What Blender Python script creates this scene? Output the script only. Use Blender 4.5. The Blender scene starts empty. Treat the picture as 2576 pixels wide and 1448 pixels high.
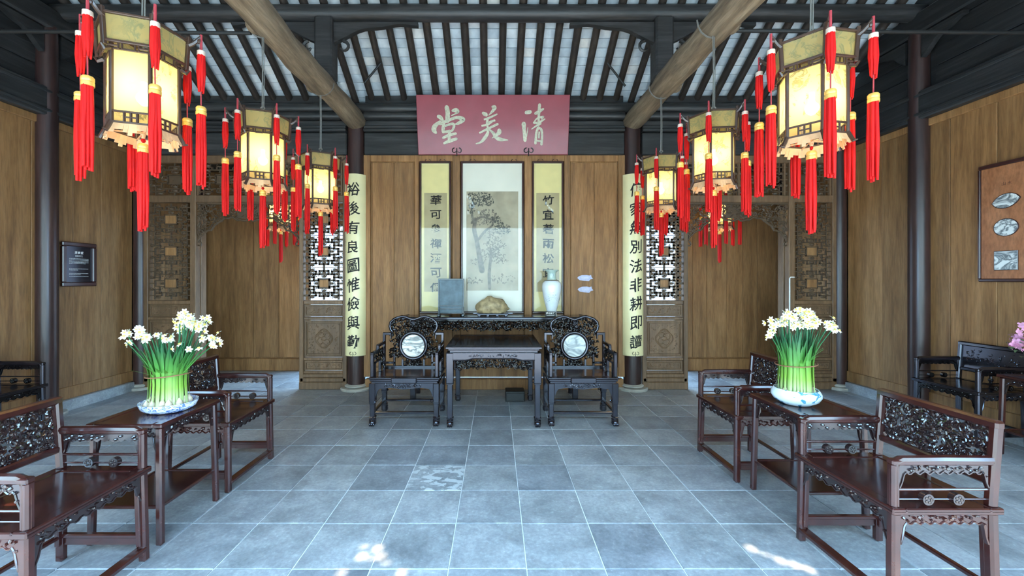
import bpy, bmesh, math, random
from mathutils import Vector, Matrix, Euler
PI = math.pi
scene = bpy.context.scene
C = scene.collection
# ------------------------------------------------------------------ camera
cam_d = bpy.data.cameras.new('camera'); cam = bpy.data.objects.new('camera', cam_d); C.objects.link(cam)
cam.location = (0, 0, 1.5); cam.rotation_euler = (PI/2, 0, 0)
cam_d.sensor_width = 36; cam_d.lens = 1052/2576*36
cam_d.shift_x = 41/2576; cam_d.shift_y = -19/2576
cam_d.clip_start = 0.02
scene.camera = cam
# ------------------------------------------------------------------ world, sun, exposure
W = bpy.data.worlds.new('world'); scene.world = W; W.use_nodes = True
bgn = W.node_tree.nodes['Background']
bgn.inputs[0].default_value = (0.36, 0.66, 1.0, 1); bgn.inputs[1].default_value = 27.0
scene.view_settings.view_transform = 'Standard'; scene.view_settings.look = 'None'
scene.view_settings.gamma = 1.0; scene.view_settings.use_curve_mapping = False
scene.view_settings.exposure = 0.0
sun_d = bpy.data.lights.new('sun', 'SUN'); sun_d.energy = 28; sun_d.angle = math.radians(.6); sun_d.color = (1, .84, .62)
sun = bpy.data.objects.new('sun', sun_d); C.objects.link(sun); sun.rotation_euler = (math.radians(37), 0, 0)
def portal(loc, rot, sx, sy):
    l = bpy.data.lights.new('portal', 'AREA'); l.shape = 'RECTANGLE'; l.size = sx; l.size_y = sy
    l.cycles.is_portal = True
    o = bpy.data.objects.new('portal', l); o.location = loc; o.rotation_euler = rot; C.objects.link(o)
portal((0, -0.6, 1.4), (PI/2, 0, 0), 9.6, 2.8)          # the open front of the hall
portal((0, 7.15, 1.3), (-PI/2, 0, 0), 6.2, 2.3)          # the opening behind the back wall

# ------------------------------------------------------------------ mesh helpers
def _chtopo():
    faces = []
    idx = lambda sx, sy, sz, k: (((sx*2+sy)*2+sz)*3+k)
    for s in (0, 1):
        faces.append([idx(s,0,0,0), idx(s,1,0,0), idx(s,1,1,0), idx(s,0,1,0)])
        faces.append([idx(0,s,0,1), idx(1,s,0,1), idx(1,s,1,1), idx(0,s,1,1)])
        faces.append([idx(0,0,s,2), idx(1,0,s,2), idx(1,1,s,2), idx(0,1,s,2)])
    for a in (0, 1):
        for b in (0, 1):
            faces.append([idx(a,b,0,0), idx(a,b,1,0), idx(a,b,1,1), idx(a,b,0,1)])
            faces.append([idx(a,0,b,0), idx(a,1,b,0), idx(a,1,b,2), idx(a,0,b,2)])
            faces.append([idx(0,a,b,1), idx(1,a,b,1), idx(1,a,b,2), idx(0,a,b,2)])
    for a in (0, 1):
        for b in (0, 1):
            for c in (0, 1):
                faces.append([idx(a,b,c,0), idx(a,b,c,1), idx(a,b,c,2)])
    def vs(h, e):
        o = []
        for a in (-1, 1):
            for b in (-1, 1):
                for c in (-1, 1):
                    o.append(Vector((a*h[0], b*(h[1]-e), c*(h[2]-e))))
                    o.append(Vector((a*(h[0]-e), b*h[1], c*(h[2]-e))))
                    o.append(Vector((a*(h[0]-e), b*(h[1]-e), c*h[2])))
        return o
    V = vs((1,1,1), .2)
    out = []
    for f in faces:
        c = sum((V[i] for i in f), Vector())/len(f)
        n = (V[f[1]]-V[f[0]]).cross(V[f[2]]-V[f[1]])
        out.append(f if n.dot(c) > 0 else f[::-1])
    return out, vs
CH_F, CH_V = _chtopo()

def axes(d):
    d = Vector(d).normalized()
    up = Vector((0,0,1)) if abs(d.z) < .95 else Vector((1,0,0))
    x = up.cross(d).normalized(); y = d.cross(x)
    return x, y, d

class MB:
    def __init__(s): s.v = []; s.f = []
    def add(s, vs, fs):
        n = len(s.v); s.v += [tuple(p) for p in vs]; s.f += [[i+n for i in f] for f in fs]; return s
    def box(s, c, size, rot=None, e=.003):
        h = [k/2 for k in size]; e = min(e, min(h)*.45)
        vs = CH_V(h, e)
        if rot is not None: vs = [rot @ p for p in vs]
        c = Vector(c)
        return s.add([p+c for p in vs], CH_F)
    def bb(s, x0, x1, y0, y1, z0, z1, e=.003):
        return s.box(((x0+x1)/2, (y0+y1)/2, (z0+z1)/2), (abs(x1-x0), abs(y1-y0), abs(z1-z0)), None, e)
    def bar(s, p0, p1, w, t, e=.003):
        """box along p0-p1, w wide in local x, t thick in local y"""
        p0 = Vector(p0); p1 = Vector(p1); x, y, d = axes(p1-p0)
        R = Matrix((x, y, d)).transposed()
        return s.box((p0+p1)/2, (w, t, (p1-p0).length), R, e)
    def cyl(s, p0, p1, r0, r1=None, n=12, caps=True):
        r1 = r0 if r1 is None else r1
        p0 = Vector(p0); p1 = Vector(p1); x, y, d = axes(p1-p0)
        vs = []
        for p, r in ((p0, r0), (p1, r1)):
            for k in range(n):
                a = 2*PI*k/n; vs.append(p + (x*math.cos(a)+y*math.sin(a))*r)
        fs = [[k, (k+1) % n, n+(k+1) % n, n+k] for k in range(n)]
        if caps: fs += [list(range(n))[::-1], list(range(n, 2*n))]
        return s.add(vs, fs)
    def tube(s, pts, r, n=6, caps=True, flat=1.0):
        pts = [Vector(p) for p in pts]; m = len(pts)
        rs = r if isinstance(r, (list, tuple)) else [r]*m
        vs = []; px = None
        for i, p in enumerate(pts):
            d = (pts[min(i+1, m-1)] - pts[max(i-1, 0)])
            if d.length < 1e-9: d = Vector((0,0,1))
            d.normalize()
            if px is None: x, y, _ = axes(d)
            else:
                x = (px - d*px.dot(d))
                if x.length < 1e-6: x = axes(d)[0]
                x.normalize(); y = d.cross(x)
            px = x
            for k in range(n):
                a = 2*PI*k/n; vs.append(p + (x*math.cos(a) + y*math.sin(a)*flat)*rs[i])
        fs = []
        for i in range(m-1):
            for k in range(n):
                fs.append([i*n+k, i*n+(k+1) % n, (i+1)*n+(k+1) % n, (i+1)*n+k])
        if caps: fs += [list(range(n))[::-1], list(range((m-1)*n, m*n))]
        return s.add(vs, fs)
    def ell(s, c, r, rot=None, nu=8, nv=5):
        c = Vector(c); vs = [Vector((0,0,-r[2]))]
        for j in range(1, nv):
            t = -PI/2 + PI*j/nv
            for k in range(nu):
                a = 2*PI*k/nu
                vs.append(Vector((r[0]*math.cos(t)*math.cos(a), r[1]*math.cos(t)*math.sin(a), r[2]*math.sin(t))))
        vs.append(Vector((0,0,r[2])))
        fs = [[0, 1+(k+1) % nu, 1+k] for k in range(nu)]
        for j in range(nv-2):
            for k in range(nu):
                a = 1+j*nu; fs.append([a+k, a+(k+1) % nu, a+nu+(k+1) % nu, a+nu+k])
        a = 1+(nv-2)*nu; L = len(vs)-1
        fs += [[a+k, a+(k+1) % nu, L] for k in range(nu)]
        if rot is not None: vs = [rot @ p for p in vs]
        return s.add([p+c for p in vs], fs)
    def lathe(s, prof, n=24, c=(0,0,0), sx=1, sy=1):
        vs = []; c = Vector(c)
        for r, z in prof:
            for k in range(n):
                a = 2*PI*k/n; vs.append(c + Vector((r*sx*math.cos(a), r*sy*math.sin(a), z)))
        fs = []
        for i in range(len(prof)-1):
            for k in range(n):
                fs.append([i*n+k, i*n+(k+1) % n, (i+1)*n+(k+1) % n, (i+1)*n+k])
        if prof[0][0] > 1e-5: fs.append(list(range(n))[::-1])
        if prof[-1][0] > 1e-5: fs.append(list(range((len(prof)-1)*n, len(prof)*n)))
        return s.add(vs, fs)
    def prism(s, poly, f, t0, t1):
        """poly 2D (counter-clockwise), f(u,v,w)->3D, between w=t0 and t1"""
        n = len(poly)
        vs = [f(u, v, t0) for u, v in poly] + [f(u, v, t1) for u, v in poly]
        fs = [list(range(n))[::-1], list(range(n, 2*n))] + [[k, (k+1) % n, n+(k+1) % n, n+k] for k in range(n)]
        return s.add(vs, fs)
    def strip(s, top, bot, f, t0, t1):
        """solid between two polylines of equal length"""
        n = len(top); vs = []
        for (a, b) in zip(top, bot):
            vs += [f(a[0], a[1], t0), f(b[0], b[1], t0), f(a[0], a[1], t1), f(b[0], b[1], t1)]
        fs = []
        for i in range(n-1):
            a = 4*i; b = a+4
            fs += [[a, b, b+1, a+1], [a+2, a+3, b+3, b+2], [a, a+2, b+2, b], [a+1, b+1, b+3, a+3]]
        fs += [[0,1,3,2], [4*n-4, 4*n-2, 4*n-1, 4*n-3]]
        return s.add(vs, fs)
    def mesh(s, name, mat, smooth=35):
        me = bpy.data.meshes.new(name); me.from_pydata(s.v, [], s.f); me.update()
        bm = bmesh.new(); bm.from_mesh(me); bmesh.ops.recalc_face_normals(bm, faces=bm.faces); bm.to_mesh(me); bm.free()
        if smooth:
            me.polygons.foreach_set('use_smooth', [True]*len(me.polygons))
            me.set_sharp_from_angle(angle=math.radians(smooth))
        if mat: me.materials.append(mat)
        return me
    def build(s, name, mat, parent=None, smooth=35, loc=None):
        o = bpy.data.objects.new(name, s.mesh(name, mat, smooth)); C.objects.link(o)
        if parent is not None: o.parent = parent
        if loc: o.location = loc
        return o

def tag(o, label=None, cat=None, group=None, kind=None):
    if label: o['label'] = label
    if cat: o['category'] = cat
    if group: o['group'] = group
    if kind: o['kind'] = kind
    return o
def empty(name, loc=(0,0,0), rz=0, label=None, cat=None, group=None):
    o = bpy.data.objects.new(name, None); C.objects.link(o); o.empty_display_size = .05
    o.location = loc; o.rotation_euler = (0, 0, rz)
    return tag(o, label, cat, group)
def kids(o): return [c for c in ALLKIDS.get(o.name, [])]
def copy_tree(o, parent=None):
    c = o.copy(); C.objects.link(c)
    if parent is not None: c.parent = parent
    for ch in o.children: copy_tree(ch, c)
    return c
XZ = lambda y: (lambda u, v, w: (u, y+w, v))

# ------------------------------------------------------------------ materials
def nt(name):
    m = bpy.data.materials.new(name); m.use_nodes = True
    t = m.node_tree; return m, t, t.nodes['Principled BSDF']
def N(t, kind, **kw):
    n = t.nodes.new(kind)
    for k, v in kw.items(): setattr(n, k, v)
    return n
def ramp(t, stops):
    r = N(t, 'ShaderNodeValToRGB'); el = r.color_ramp.elements
    el[0].position, el[0].color = stops[0][0], (*stops[0][1], 1)
    el[1].position, el[1].color = stops[-1][0], (*stops[-1][1], 1)
    for p, c in stops[1:-1]:
        e = el.new(p); e.color = (*c, 1)
    return r
def mapping(t, scale, coord='Object', world=False, rnd=False):
    tc = N(t, 'ShaderNodeTexCoord'); mp = N(t, 'ShaderNodeMapping'); mp.inputs['Scale'].default_value = scale
    if world:
        g = N(t, 'ShaderNodeNewGeometry'); t.links.new(g.outputs['Position'], mp.inputs['Vector'])
    else: t.links.new(tc.outputs[coord], mp.inputs['Vector'])
    if rnd:
        oi = N(t, 'ShaderNodeObjectInfo'); mul = N(t, 'ShaderNodeMath', operation='MULTIPLY'); mul.inputs[1].default_value = 37.0
        t.links.new(oi.outputs['Random'], mul.inputs[0]); cx = N(t, 'ShaderNodeCombineXYZ')
        for i in range(3): t.links.new(mul.outputs[0], cx.inputs[i])
        t.links.new(cx.outputs[0], mp.inputs['Location'])
    return mp
def noise(t, mp, scale, detail=4, rough=.55, dist=0):
    n = N(t, 'ShaderNodeTexNoise'); n.inputs['Scale'].default_value = scale; n.inputs['Detail'].default_value = detail
    n.inputs['Roughness'].default_value = rough; n.inputs['Distortion'].default_value = dist
    t.links.new(mp.outputs[0], n.inputs['Vector']); return n
def bump(t, b, src, strength=.3, dist=.01):
    bp = N(t, 'ShaderNodeBump'); bp.inputs['Strength'].default_value = strength; bp.inputs['Distance'].default_value = dist
    t.links.new(src, bp.inputs['Height']); t.links.new(bp.outputs[0], b.inputs['Normal'])
def mixc(t, fac, a, b, mode='MIX'):
    m = N(t, 'ShaderNodeMix', data_type='RGBA', blend_type=mode)
    if isinstance(fac, (int, float)): m.inputs[0].default_value = fac
    else: t.links.new(fac, m.inputs[0])
    for i, x in ((6, a), (7, b)):
        if isinstance(x, tuple): m.inputs[i].default_value = (*x, 1)
        else: t.links.new(x, m.inputs[i])
    return m.outputs[2]
def plain(name, col, rough=.5, metal=0, noise_amt=.12, ns=30, coat=0, spec=.5, bumpy=0):
    m, t, b = nt(name)
    mp = mapping(t, (1,1,1)); n = noise(t, mp, ns)
    lo = tuple(c*(1-noise_amt) for c in col); hi = tuple(min(1, c*(1+noise_amt)) for c in col)
    r = ramp(t, [(.3, lo), (.7, hi)]); t.links.new(n.outputs[0], r.inputs[0]); t.links.new(r.outputs[0], b.inputs['Base Color'])
    b.inputs['Roughness'].default_value = rough; b.inputs['Metallic'].default_value = metal
    b.inputs['Coat Weight'].default_value = coat; b.inputs['Coat Roughness'].default_value = .1
    b.inputs['Specular IOR Level'].default_value = spec
    if bumpy: bump(t, b, n.outputs[0], bumpy, .005)
    return m
def wood(name, dark, mid, light, scale=(8, 8, .5), rough=.5, rnd=True, ns=3.0, coat=0, bumps=.15, world=False, coatr=.12):
    m, t, b = nt(name)
    mp = mapping(t, scale, rnd=rnd, world=world)
    n = noise(t, mp, ns, 6, .6, .3); n2 = noise(t, mp, ns*6, 5, .6)
    r = ramp(t, [(.28, dark), (.5, mid), (.74, light)]); t.links.new(n.outputs[0], r.inputs[0])
    r2 = ramp(t, [(.35, (.72,.72,.72)), (.6, (1,1,1))]); t.links.new(n2.outputs[0], r2.inputs[0])
    col = mixc(t, 1.0, r.outputs[0], r2.outputs[0], 'MULTIPLY')
    if rnd:
        oi = N(t, 'ShaderNodeObjectInfo'); r3 = ramp(t, [(0, (.82,.82,.82)), (1, (1.12,1.1,1.08))])
        t.links.new(oi.outputs['Random'], r3.inputs[0]); col = mixc(t, 1.0, col, r3.outputs[0], 'MULTIPLY')
    t.links.new(col, b.inputs['Base Color']); b.inputs['Roughness'].default_value = rough
    b.inputs['Coat Weight'].default_value = coat; b.inputs['Coat Roughness'].default_value = coatr
    bump(t, b, n2.outputs[0], bumps, .003)
    return m
M = {}
M['wall'] = wood('wall_wood', (.20,.092,.030), (.32,.155,.054), (.44,.23,.092), (5,5,.45), .6, ns=2.2)
M['screen'] = wood('screen_wood', (.12,.066,.032), (.18,.10,.05), (.25,.145,.075), (9,9,.8), .5, ns=2.5)
M['fret'] = plain('fretwork_wood', (.085,.05,.026), .5)
M['beam'] = wood('blackened_beam_wood', (.02,.02,.02), (.034,.032,.032), (.065,.062,.062), (.6,.6,8), .42, ns=3, bumps=.3)
M['beamx'] = wood('blackened_beam_wood_long', (.018,.018,.018), (.03,.03,.03), (.07,.066,.066), (.5,6,9), .42, ns=3, bumps=.3)
M['beamy'] = wood('blackened_beam_wood_deep', (.016,.016,.016), (.026,.026,.027), (.055,.053,.053), (6,.5,9), .45, ns=3, bumps=.3)
M['log'] = wood('natural_log_wood', (.10,.07,.045), (.21,.155,.10), (.36,.28,.19), (7,.5,7), .6, ns=2.5, bumps=.5)
M['column'] = wood('lacquered_column_wood', (.028,.014,.012), (.045,.022,.02), (.075,.036,.032), (5,5,.4), .35, ns=2, coat=.1)
M['rafter'] = wood('rafter_wood', (.018,.013,.01), (.035,.025,.02), (.065,.048,.036), (6,.6,6), .6, ns=3, bumps=.3)
M['hongmu'] = wood('dark_red_furniture_wood', (.026,.005,.004), (.040,.008,.006), (.062,.014,.009), (3,3,3), .24, ns=2, coat=.55, rnd=False, bumps=.05)
M['black'] = wood('black_furniture_wood', (.007,.005,.006), (.012,.008,.009), (.020,.012,.013), (5,5,5), .16, ns=3, coat=.0, rnd=False, bumps=.05)
M['carve'] = plain('carved_dark_wood', (.018,.008,.008), .2, coat=.8)
M['carveblack'] = plain('carved_black_wood', (.005,.003,.003), .14, coat=.0, spec=.45)
b_ = M['black'].node_tree.nodes['Principled BSDF']; b_.inputs['Specular IOR Level'].default_value = 1.0; b_.inputs['Specular Tint'].default_value = (.80,.84,1,1)  # bluish specular tint stands in for sky reflected on the black wood
M['gold'] = plain('gold_band', (.85,.5,.12), .35, .3)
M['white'] = plain('white_plastic', (.75,.74,.7), .4)
M['silver'] = plain('pale_wrap', (.8,.62,.5), .35, .3)
M['cord'] = plain('red_cord', (.35,.03,.04), .7)
M['grey_cord'] = plain('grey_string', (.35,.33,.3), .7)
M['wire'] = plain('old_steel_wire', (.25,.24,.22), .45, .6)
M['iron'] = plain('black_iron', (.03,.03,.03), .5, .5)
M['ink'] = plain('black_ink', (.012,.01,.01), .7)
M['greyink'] = plain('faded_ink', (.085,.085,.07), .8, noise_amt=.5, ns=20)
M['greyink2'] = plain('pale_faded_ink', (.19,.165,.13), .8, noise_amt=.4, ns=20)
M['frame'] = plain('scroll_frame_wood', (.045,.014,.012), .3, coat=.5)
M['yellowsilk'] = plain('yellow_silk', (.78,.66,.30), .65, noise_amt=.05, ns=8)
M['tanpaper'] = plain('aged_tan_paper', (.44,.36,.2), .75, noise_amt=.12, ns=6)
M['creampaper'] = plain('cream_mount_paper', (.76,.72,.60), .7, noise_amt=.04, ns=5)
M['oldsilk'] = plain('old_painting_silk', (.42,.36,.25), .75, noise_amt=.2, ns=4)
M['plaque'] = plain('pale_yellow_plaque', (.86,.76,.42), .35, noise_amt=.04, ns=6, coat=.2)
M['board'] = plain('dusty_red_lacquer', (.29,.05,.065), .32, noise_amt=.08, ns=5, coat=.25)
M['goldchar'] = plain('pale_gilt_characters', (.46,.43,.31), .45, .15, noise_amt=.25, ns=40)
M['jadepot'] = plain('celadon_glaze', (.45,.58,.52), .1, coat=.8)
M['whiteglaze'] = plain('white_glaze', (.78,.84,.86), .08, coat=.8, noise_amt=.03)
M['orangewood'] = wood('orange_brown_wood', (.36,.13,.05), (.46,.18,.075), (.56,.24,.11), (3,3,1), .45, ns=3)
M['slate'] = plain('blue_grey_slate', (.085,.135,.17), .5, noise_amt=.35, ns=9)
M['slateframe'] = plain('grey_blue_polished_wood', (.03,.045,.06), .25, coat=.6)
M['leaf'] = None
def mat_floor(name, patch=False):
    m, t, b = nt(name)
    mp = mapping(t, (1,1,1), rnd=True)
    n = noise(t, mp, 2.6, 8, .68, .25); n2 = noise(t, mp, 45, 4, .7); n3 = noise(t, mp, 9, 5, .65, .4)
    r = ramp(t, [(.3, (.17,.18,.19)), (.5, (.29,.30,.31)), (.72, (.40,.41,.42))]); t.links.new(n.outputs[0], r.inputs[0])
    r2 = ramp(t, [(.35, (.80,.80,.80)), (.62, (1.05,1.05,1.05)), (.74, (1.55,1.55,1.5))]); t.links.new(n2.outputs[0], r2.inputs[0])
    c = mixc(t, 1.0, r.outputs[0], r2.outputs[0], 'MULTIPLY')
    r4 = ramp(t, [(.3, (.78,.78,.8)), (.68, (1.12,1.12,1.1))]); t.links.new(n3.outputs[0], r4.inputs[0])
    c = mixc(t, 1.0, c, r4.outputs[0], 'MULTIPLY')
    oi = N(t, 'ShaderNodeObjectInfo'); r3 = ramp(t, [(0, (.84,.85,.88)), (1, (1.12,1.11,1.08))]); t.links.new(oi.outputs['Random'], r3.inputs[0])
    c = mixc(t, 1.0, c, r3.outputs[0], 'MULTIPLY')
    if patch:
        n5 = noise(t, mapping(t, (3,5,1)), 3.2, 6, .6, .8); r5 = ramp(t, [(.50, (0,0,0)), (.53, (1,1,1))]); t.links.new(n5.outputs[0], r5.inputs[0])
        c = mixc(t, r5.outputs[0], c, (.50,.52,.52))
    t.links.new(c, b.inputs['Base Color'])
    rr = ramp(t, [(.3, (.34,.34,.34)), (.7, (.55,.55,.55))]); t.links.new(n3.outputs[0], rr.inputs[0]); t.links.new(rr.outputs[0], b.inputs['Roughness'])
    bump(t, b, n2.outputs[0], .25, .002)
    return m
M['stone'] = mat_floor('grey_stone_tile'); M['stonepatch'] = mat_floor('flaking_stone_tile', True)
M['grout'] = plain('pale_grout', (.80,.82,.82), .8)
M['plinth'] = plain('pale_plinth_stone', (.38,.36,.31), .6, noise_amt=.2, ns=12)
def mat_rooftile():
    m, t, b = nt('grey_roof_tile')
    mp = mapping(t, (1,1,1), rnd=True); n = noise(t, mp, 6, 5, .6)
    oi = N(t, 'ShaderNodeObjectInfo')
    r = ramp(t, [(0, (.50,.56,.60)), (.35, (.60,.66,.70)), (.75, (.72,.76,.78)), (.93, (.80,.82,.82)), (.97, (.85,.78,.70)), (1, (.30,.34,.37))])
    t.links.new(oi.outputs['Random'], r.inputs[0])
    r2 = ramp(t, [(.3, (.72,.74,.77)), (.65, (1.06,1.06,1.05))]); t.links.new(n.outputs[0], r2.inputs[0])
    t.links.new(mixc(t, 1.0, r.outputs[0], r2.outputs[0], 'MULTIPLY'), b.inputs['Base Color']); b.inputs['Roughness'].default_value = .7
    return m
M['rooftile'] = mat_rooftile(); M['mortar'] = plain('white_mortar', (.92,.93,.93), .8)
def mat_marble(name, base, vein, scale=3.0, band=(.46, .53), warp=1.5):
    m, t, b = nt(name); mp = mapping(t, (1,1,1.9)); n = noise(t, mp, scale*1.5, 4, .55, warp)
    r = ramp(t, [(band[0]-.06, base), ((band[0]+band[1])/2, vein), (band[1]+.05, base)]); t.links.new(n.outputs[0], r.inputs[0])
    t.links.new(r.outputs[0], b.inputs['Base Color']); b.inputs['Roughness'].default_value = .18; return m
M['marble'] = mat_marble('white_dream_marble', (.78,.80,.76), (.13,.15,.16)); M['marble2'] = mat_marble('grey_streaked_marble', (.60,.66,.66), (.20,.25,.27), 2.6, (.42,.56))
def mat_tassel(name, col, col2):
    m, t, b = nt(name); mp = mapping(t, (60,60,1.5)); n = noise(t, mp, 3, 3, .6)
    r = ramp(t, [(.35, col2), (.6, col)]); t.links.new(n.outputs[0], r.inputs[0])
    t.links.new(r.outputs[0], b.inputs['Base Color']); b.inputs['Roughness'].default_value = .55
    b.inputs['Sheen Weight'].default_value = .08; b.inputs['Specular IOR Level'].default_value = .25; b.inputs['Sheen Tint'].default_value = (1,.25,.2,1)
    tr = N(t, 'ShaderNodeBsdfTranslucent'); tr.inputs[0].default_value = (1.0,.10,.02,1)
    mx = N(t, 'ShaderNodeMixShader'); mx.inputs[0].default_value = .25
    t.links.new(b.outputs[0], mx.inputs[1]); t.links.new(tr.outputs[0], mx.inputs[2])
    t.links.new(mx.outputs[0], t.nodes['Material Output'].inputs[0])
    return m
M['tassel'] = mat_tassel('red_tassel_silk', (.82,.014,.012), (.50,.004,.006))
def mat_panel(name, col, alb=.8, stroke=(.25,.25,.12), trans=.75, rough=.35, dens=.55):
    m, t, b = nt(name); out = t.nodes['Material Output']
    mp = mapping(t, (1,1,.8), rnd=True); n = noise(t, mp, 14, 5, .65, 1.2)
    r = ramp(t, [(dens, (0,0,0)), (dens+.04, (1,1,1)), (dens+.08, (1,1,1)), (dens+.12, (0,0,0))]); t.links.new(n.outputs[0], r.inputs[0])
    n2 = noise(t, mp, 3.3, 2); r2 = ramp(t, [(.38, (0,0,0)), (.50, (.9,.9,.9))]); t.links.new(n2.outputs[0], r2.inputs[0])
    fac = N(t, 'ShaderNodeMath', operation='MULTIPLY'); t.links.new(r.outputs[0], fac.inputs[0]); t.links.new(r2.outputs[0], fac.inputs[1])
    c = mixc(t, fac.outputs[0], col, stroke)
    t.links.new(c, b.inputs['Base Color']); b.inputs['Roughness'].default_value = .3
    tr = N(t, 'ShaderNodeBsdfTranslucent'); t.links.new(c, tr.inputs[0])
    mx = N(t, 'ShaderNodeMixShader'); mx.inputs[0].default_value = trans
    t.links.new(b.outputs[0], mx.inputs[1]); t.links.new(tr.outputs[0], mx.inputs[2])
    rf = N(t, 'ShaderNodeBsdfRefraction'); rf.inputs['Roughness'].default_value = rough; rf.inputs['IOR'].default_value = 1.05; rf.inputs[0].default_value = (1,.93,.62,1)
    mx2 = N(t, 'ShaderNodeMixShader'); mx2.inputs[0].default_value = .18
    t.links.new(mx.outputs[0], mx2.inputs[1]); t.links.new(rf.outputs[0], mx2.inputs[2]); t.links.new(mx2.outputs[0], out.inputs[0])
    return m
M['lampglass'] = mat_panel('painted_lamp_glass', (.95,.80,.36))
M['crownglass'] = mat_panel('painted_crown_glass', (.46,.36,.14), trans=.35, dens=.50)
M['lampframe'] = plain('lantern_frame_wood', (.055,.028,.018), .35, coat=.4)
M['lampskirt'] = plain('lantern_apron_wood_warm_lit', (.70,.40,.20), .5)  # orange in the base colour carries the lamp's warm light
def mat_emit(name, col, s):
    m, t, b = nt(name); b.inputs['Emission Color'].default_value = (*col, 1); b.inputs['Emission Strength'].default_value = s; return m
M['bulb'] = mat_emit('glowing_bulb', (1,.86,.55), 60)
def mat_glass():
    m, t, b = nt('picture_glass'); out = t.nodes['Material Output']
    tr = N(t, 'ShaderNodeBsdfTransparent'); g = N(t, 'ShaderNodeBsdfGlossy'); g.inputs['Roughness'].default_value = .01
    lw = N(t, 'ShaderNodeFresnel'); lw.inputs[0].default_value = 1.5
    mp = mapping(t, (1,1,1)); n = noise(t, mp, 1.2, 1); bump_ = N(t, 'ShaderNodeBump'); bump_.inputs['Strength'].default_value = .02
    t.links.new(n.outputs[0], bump_.inputs['Height']); t.links.new(bump_.outputs[0], g.inputs['Normal'])
    mul = N(t, 'ShaderNodeMath', operation='MULTIPLY'); mul.inputs[1].default_value = .75; t.links.new(lw.outputs[0], mul.inputs[0])
    mx = N(t, 'ShaderNodeMixShader'); t.links.new(mul.outputs[0], mx.inputs[0]); t.links.new(tr.outputs[0], mx.inputs[1]); t.links.new(g.outputs[0], mx.inputs[2])
    t.links.new(mx.outputs[0], out.inputs[0]); return m
M['glass'] = mat_glass()
def mat_leaf():
    m, t, b = nt('narcissus_leaf'); tc = N(t, 'ShaderNodeTexCoord'); sp = N(t, 'ShaderNodeSeparateXYZ')
    t.links.new(tc.outputs['Object'], sp.inputs[0])
    r = ramp(t, [(.02, (.72,.80,.42)), (.12, (.36,.60,.09)), (.24, (.12,.36,.06)), (.36, (.035,.16,.06))]); t.links.new(sp.outputs[2], r.inputs[0])
    t.links.new(r.outputs[0], b.inputs['Base Color']); b.inputs['Roughness'].default_value = .35
    tr = N(t, 'ShaderNodeBsdfTranslucent'); t.links.new(r.outputs[0], tr.inputs[0])
    mx = N(t, 'ShaderNodeMixShader'); mx.inputs[0].default_value = .35; t.links.new(b.outputs[0], mx.inputs[1]); t.links.new(tr.outputs[0], mx.inputs[2])
    t.links.new(mx.outputs[0], t.nodes['Material Output'].inputs[0]); return m
M['leaf'] = mat_leaf()
M['petal'] = plain('white_petal', (.95,.93,.80), .5, noise_amt=.04); M['cup'] = plain('yellow_cup', (.90,.72,.15), .5)
M['bulbskin'] = plain('pale_bulb', (.55,.43,.30), .5, noise_amt=.2, ns=18); M['twine'] = plain('red_brown_twine', (.25,.10,.05), .8)
def mat_bowl(name, base, blue, ns, lo):
    m, t, b = nt(name); mp = mapping(t, (1,1,2)); n = noise(t, mp, ns, 3, .5, 2.0)
    r = ramp(t, [(lo, base), (lo+.035, blue), (lo+.10, blue), (lo+.13, base)]); t.links.new(n.outputs[0], r.inputs[0])
    t.links.new(r.outputs[0], b.inputs['Base Color']); b.inputs['Roughness'].default_value = .08; b.inputs['Coat Weight'].default_value = .6; return m
M['bowlblue'] = mat_bowl('blue_and_white_porcelain', (.75,.80,.86), (.06,.14,.45), 22, .5)
M['bowlswirl'] = mat_bowl('swirled_porcelain', (.70,.80,.82), (.06,.26,.40), 7, .52)
M['rock'] = plain('ochre_rock', (.34,.26,.14), .6, noise_amt=.55, ns=14, bumpy=.6)
M['pink'] = plain('pink_petal', (.85,.38,.55), .5, noise_amt=.25, ns=40)
M['green'] = plain('dark_green_leaf', (.12,.2,.08), .4)
M['lilac'] = plain('lilac_label', (.42,.42,.60), .4, coat=.3)
M['outwall'] = plain('courtyard_wall_warm_tint', (.66,.56,.44), .8); M['outground'] = plain('courtyard_paving', (.42,.37,.31), .8)  # both tinted warm so they bounce warmer light into the hall
M['curtain'] = plain('white_curtain_cloth', (.8,.8,.82), .8)
# ================================================================== THE SETTING
XL, XR, YB, YF = -5.02, 4.86, 5.80, -0.45
random.seed(4)
# ---- floor: grout bed plus single stone tiles
floor = MB().bb(-5.3, 5.2, YF-.1, 7.05, -.12, -.005, 0).build('floor', M['grout'], smooth=0); tag(floor, kind='structure')
T = .4075; X0 = -.2457; Y0 = 2.583
tiles = []
for i in range(-13, 13):
    for j in range(-10, 12):
        x0, y0 = X0+i*T, Y0+j*T
        if x0+T < XL-.1 or x0 > XR+.1 or y0 > 7.0 or y0+T < YF: continue
        tiles.append((x0, y0))
def tile_seen(x, y):
    yc = y+T*.7; xc = x+T/2
    if yc < 2.05 or yc > 6.9: return -1
    px = 1247+1052*xc/yc
    if px < -60 or px > 2640: return -1
    return 1/yc**3 - (.0 if abs(xc) < 2.2 else .004)
tiles.sort(key=lambda p: -tile_seen(*p))
def tile_mb(x, y, mb=None):
    mb = mb or MB(); g = .0033
    return mb.bb(x+g, x+T-g, y+g, y+T-g, -.02, 0, .002)
tmesh = tile_mb(0, 0).mesh('stone_tile', M['stone'], 0)
patchm = None; rest = MB()
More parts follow.
